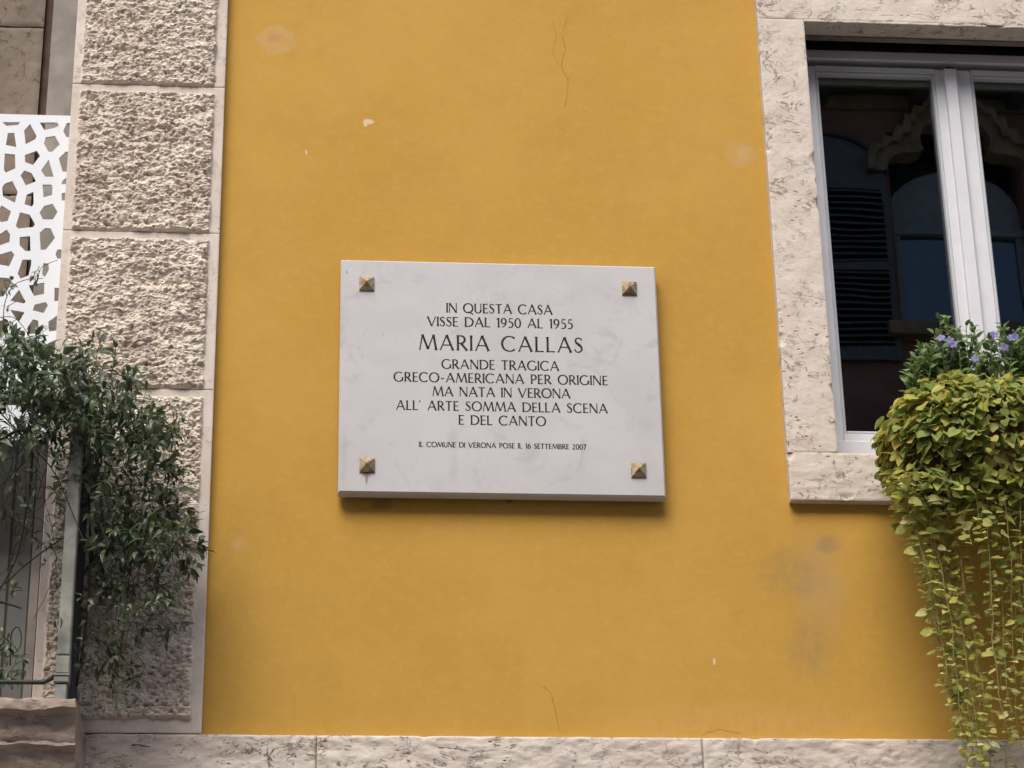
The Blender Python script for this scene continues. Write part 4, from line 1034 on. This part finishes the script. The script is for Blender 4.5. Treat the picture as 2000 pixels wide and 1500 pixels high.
opw(ring(half(mid_px), half(ou_px), OY+.101, OY+.15), 'arch_moulding', M['gothic'])
opw(MB().box(cx_g-wx-.15, cx_g+wx+.15, OY+.001, OY+.15, zsil-.12, zsil-.001), 'sill', M['gothic'])
zl2 = O(1800, 318)[1]; zh2 = O(1800, 262)[1]
lun = [(cx_g-wx+.001, zar+.03)]+[(cx_g-(wx-.001)*math.cos(PI*q/12), zar+.20+(zl2-zar-.20)*math.sin(PI*q/12)) for q in range(13)]+[(cx_g+wx-.001, zar+.03)]
opw(MB().prism(lun, 'y', OY-.20, OY-.16), 'lunette', M['blueframe'])
opw(MB().box(cx_g-wx+.001, cx_g+wx-.001, OY-.20, OY-.08, zar-.035, zar+.029), 'transom', M['blueframe'])
for (a, b) in ((-wx+.001, -wx+.07), (-.05, .05), (wx-.07, wx-.001)):
    opw(MB().box(cx_g+a, cx_g+b, OY-.20, OY-.10, zsil, zar-.036), 'stile', M['blueframe'])
opw(MB().box(cx_g-wx+.071, cx_g-.051, OY-.15, OY-.14, zsil+.05, zar-.04), 'pane', M['skyglass']); opw(MB().box(cx_g+.051, cx_g+wx-.071, OY-.15, OY-.14, zsil+.05, zar-.04), 'pane', M['skyglass'])
opw(MB().box(cx_g-wx+.02, cx_g+wx-.02, OY-.33, OY-.32, zar-.30, zar-.05), 'blind', M['frame'])
opw(MB().box(cx_g-wx, cx_g+wx, OY-.41, OY-.401, zsil, zh2), 'backing', M['slat'])  # dark plate whose colour stands in for the shadow under the arch
opw(MB().box(cx_g-wx+.001, cx_g+wx-.001, OY-.40, OY-.001, zh2-.012, zh2-.001), 'head', M['slat'])  # dark lining of the reveal, the same shadow put into its colour
# arched shutters folded open on the wall
zb1, zb2, zt1 = O(1700, 708)[1], O(1700, 682)[1], O(1700, 378)[1]
for s_ in (-1, 1):
    xi = cx_g+s_*abs(O(1741, 500)[0]-cx_g); xo = cx_g+s_*(abs(O(1600, 500)[0]-cx_g)+.02)
    zin, zout = O(1700, 352)[1], O(1700, 272)[1]; pts = [(xi, zb1), (xo, zb1)]
    for q in range(13):
        a = q/12*PI/2; pts.append((xo+(xi-xo)*math.sin(a), zin+(zout-zin)*math.cos(a)))
    o = opw(MB().prism(pts, 'y', OY+.02, OY+.06), 'shutter', M['shutter'])
    # raised dark moulding along the curved top
    inn_ = [(x, z) for x, z in pts[2:]]; out_ = [(x+s_*-.004, z+.022) for x, z in pts[2:]]
    opw(ring(inn_, out_, OY+.015, OY+.085), 'top_moulding', M['slat'], o)
    lo, hi = min(xi, xo)+.07, max(xi, xo)-.05
    opw(MB().box(lo, hi, OY+.0605, OY+.062, zb2, zt1), 'louvre_panel', M['black'], o)
    nsl = 25
    for q in range(nsl):
        z = zb2+(zt1-zb2)*(q+.5)/nsl; hz = (zt1-zb2)/nsl
        if q in (12,):
            opw(MB().box(lo, hi, OY+.0625, OY+.085, z-hz*.6, z+hz*.6), 'mid_rail', M['shutter'], o); continue
        m = MB(); m.add([(lo, OY+.063, z+hz*.30), (hi, OY+.063, z+hz*.30), (hi, OY+.088, z-hz*.12), (lo, OY+.088, z-hz*.12), (lo, OY+.063, z+hz*.2), (hi, OY+.063, z+hz*.2), (hi, OY+.086, z-hz*.26), (lo, OY+.086, z-hz*.26)], [(0,1,2,3),(7,6,5,4),(0,3,7,4),(1,5,6,2),(3,2,6,7),(0,4,5,1)])
        opw(m, 'slat', M['shutter'], o)
print('leaves', len(JL), len(TL), len(FL), 'objects', len(bpy.data.objects))
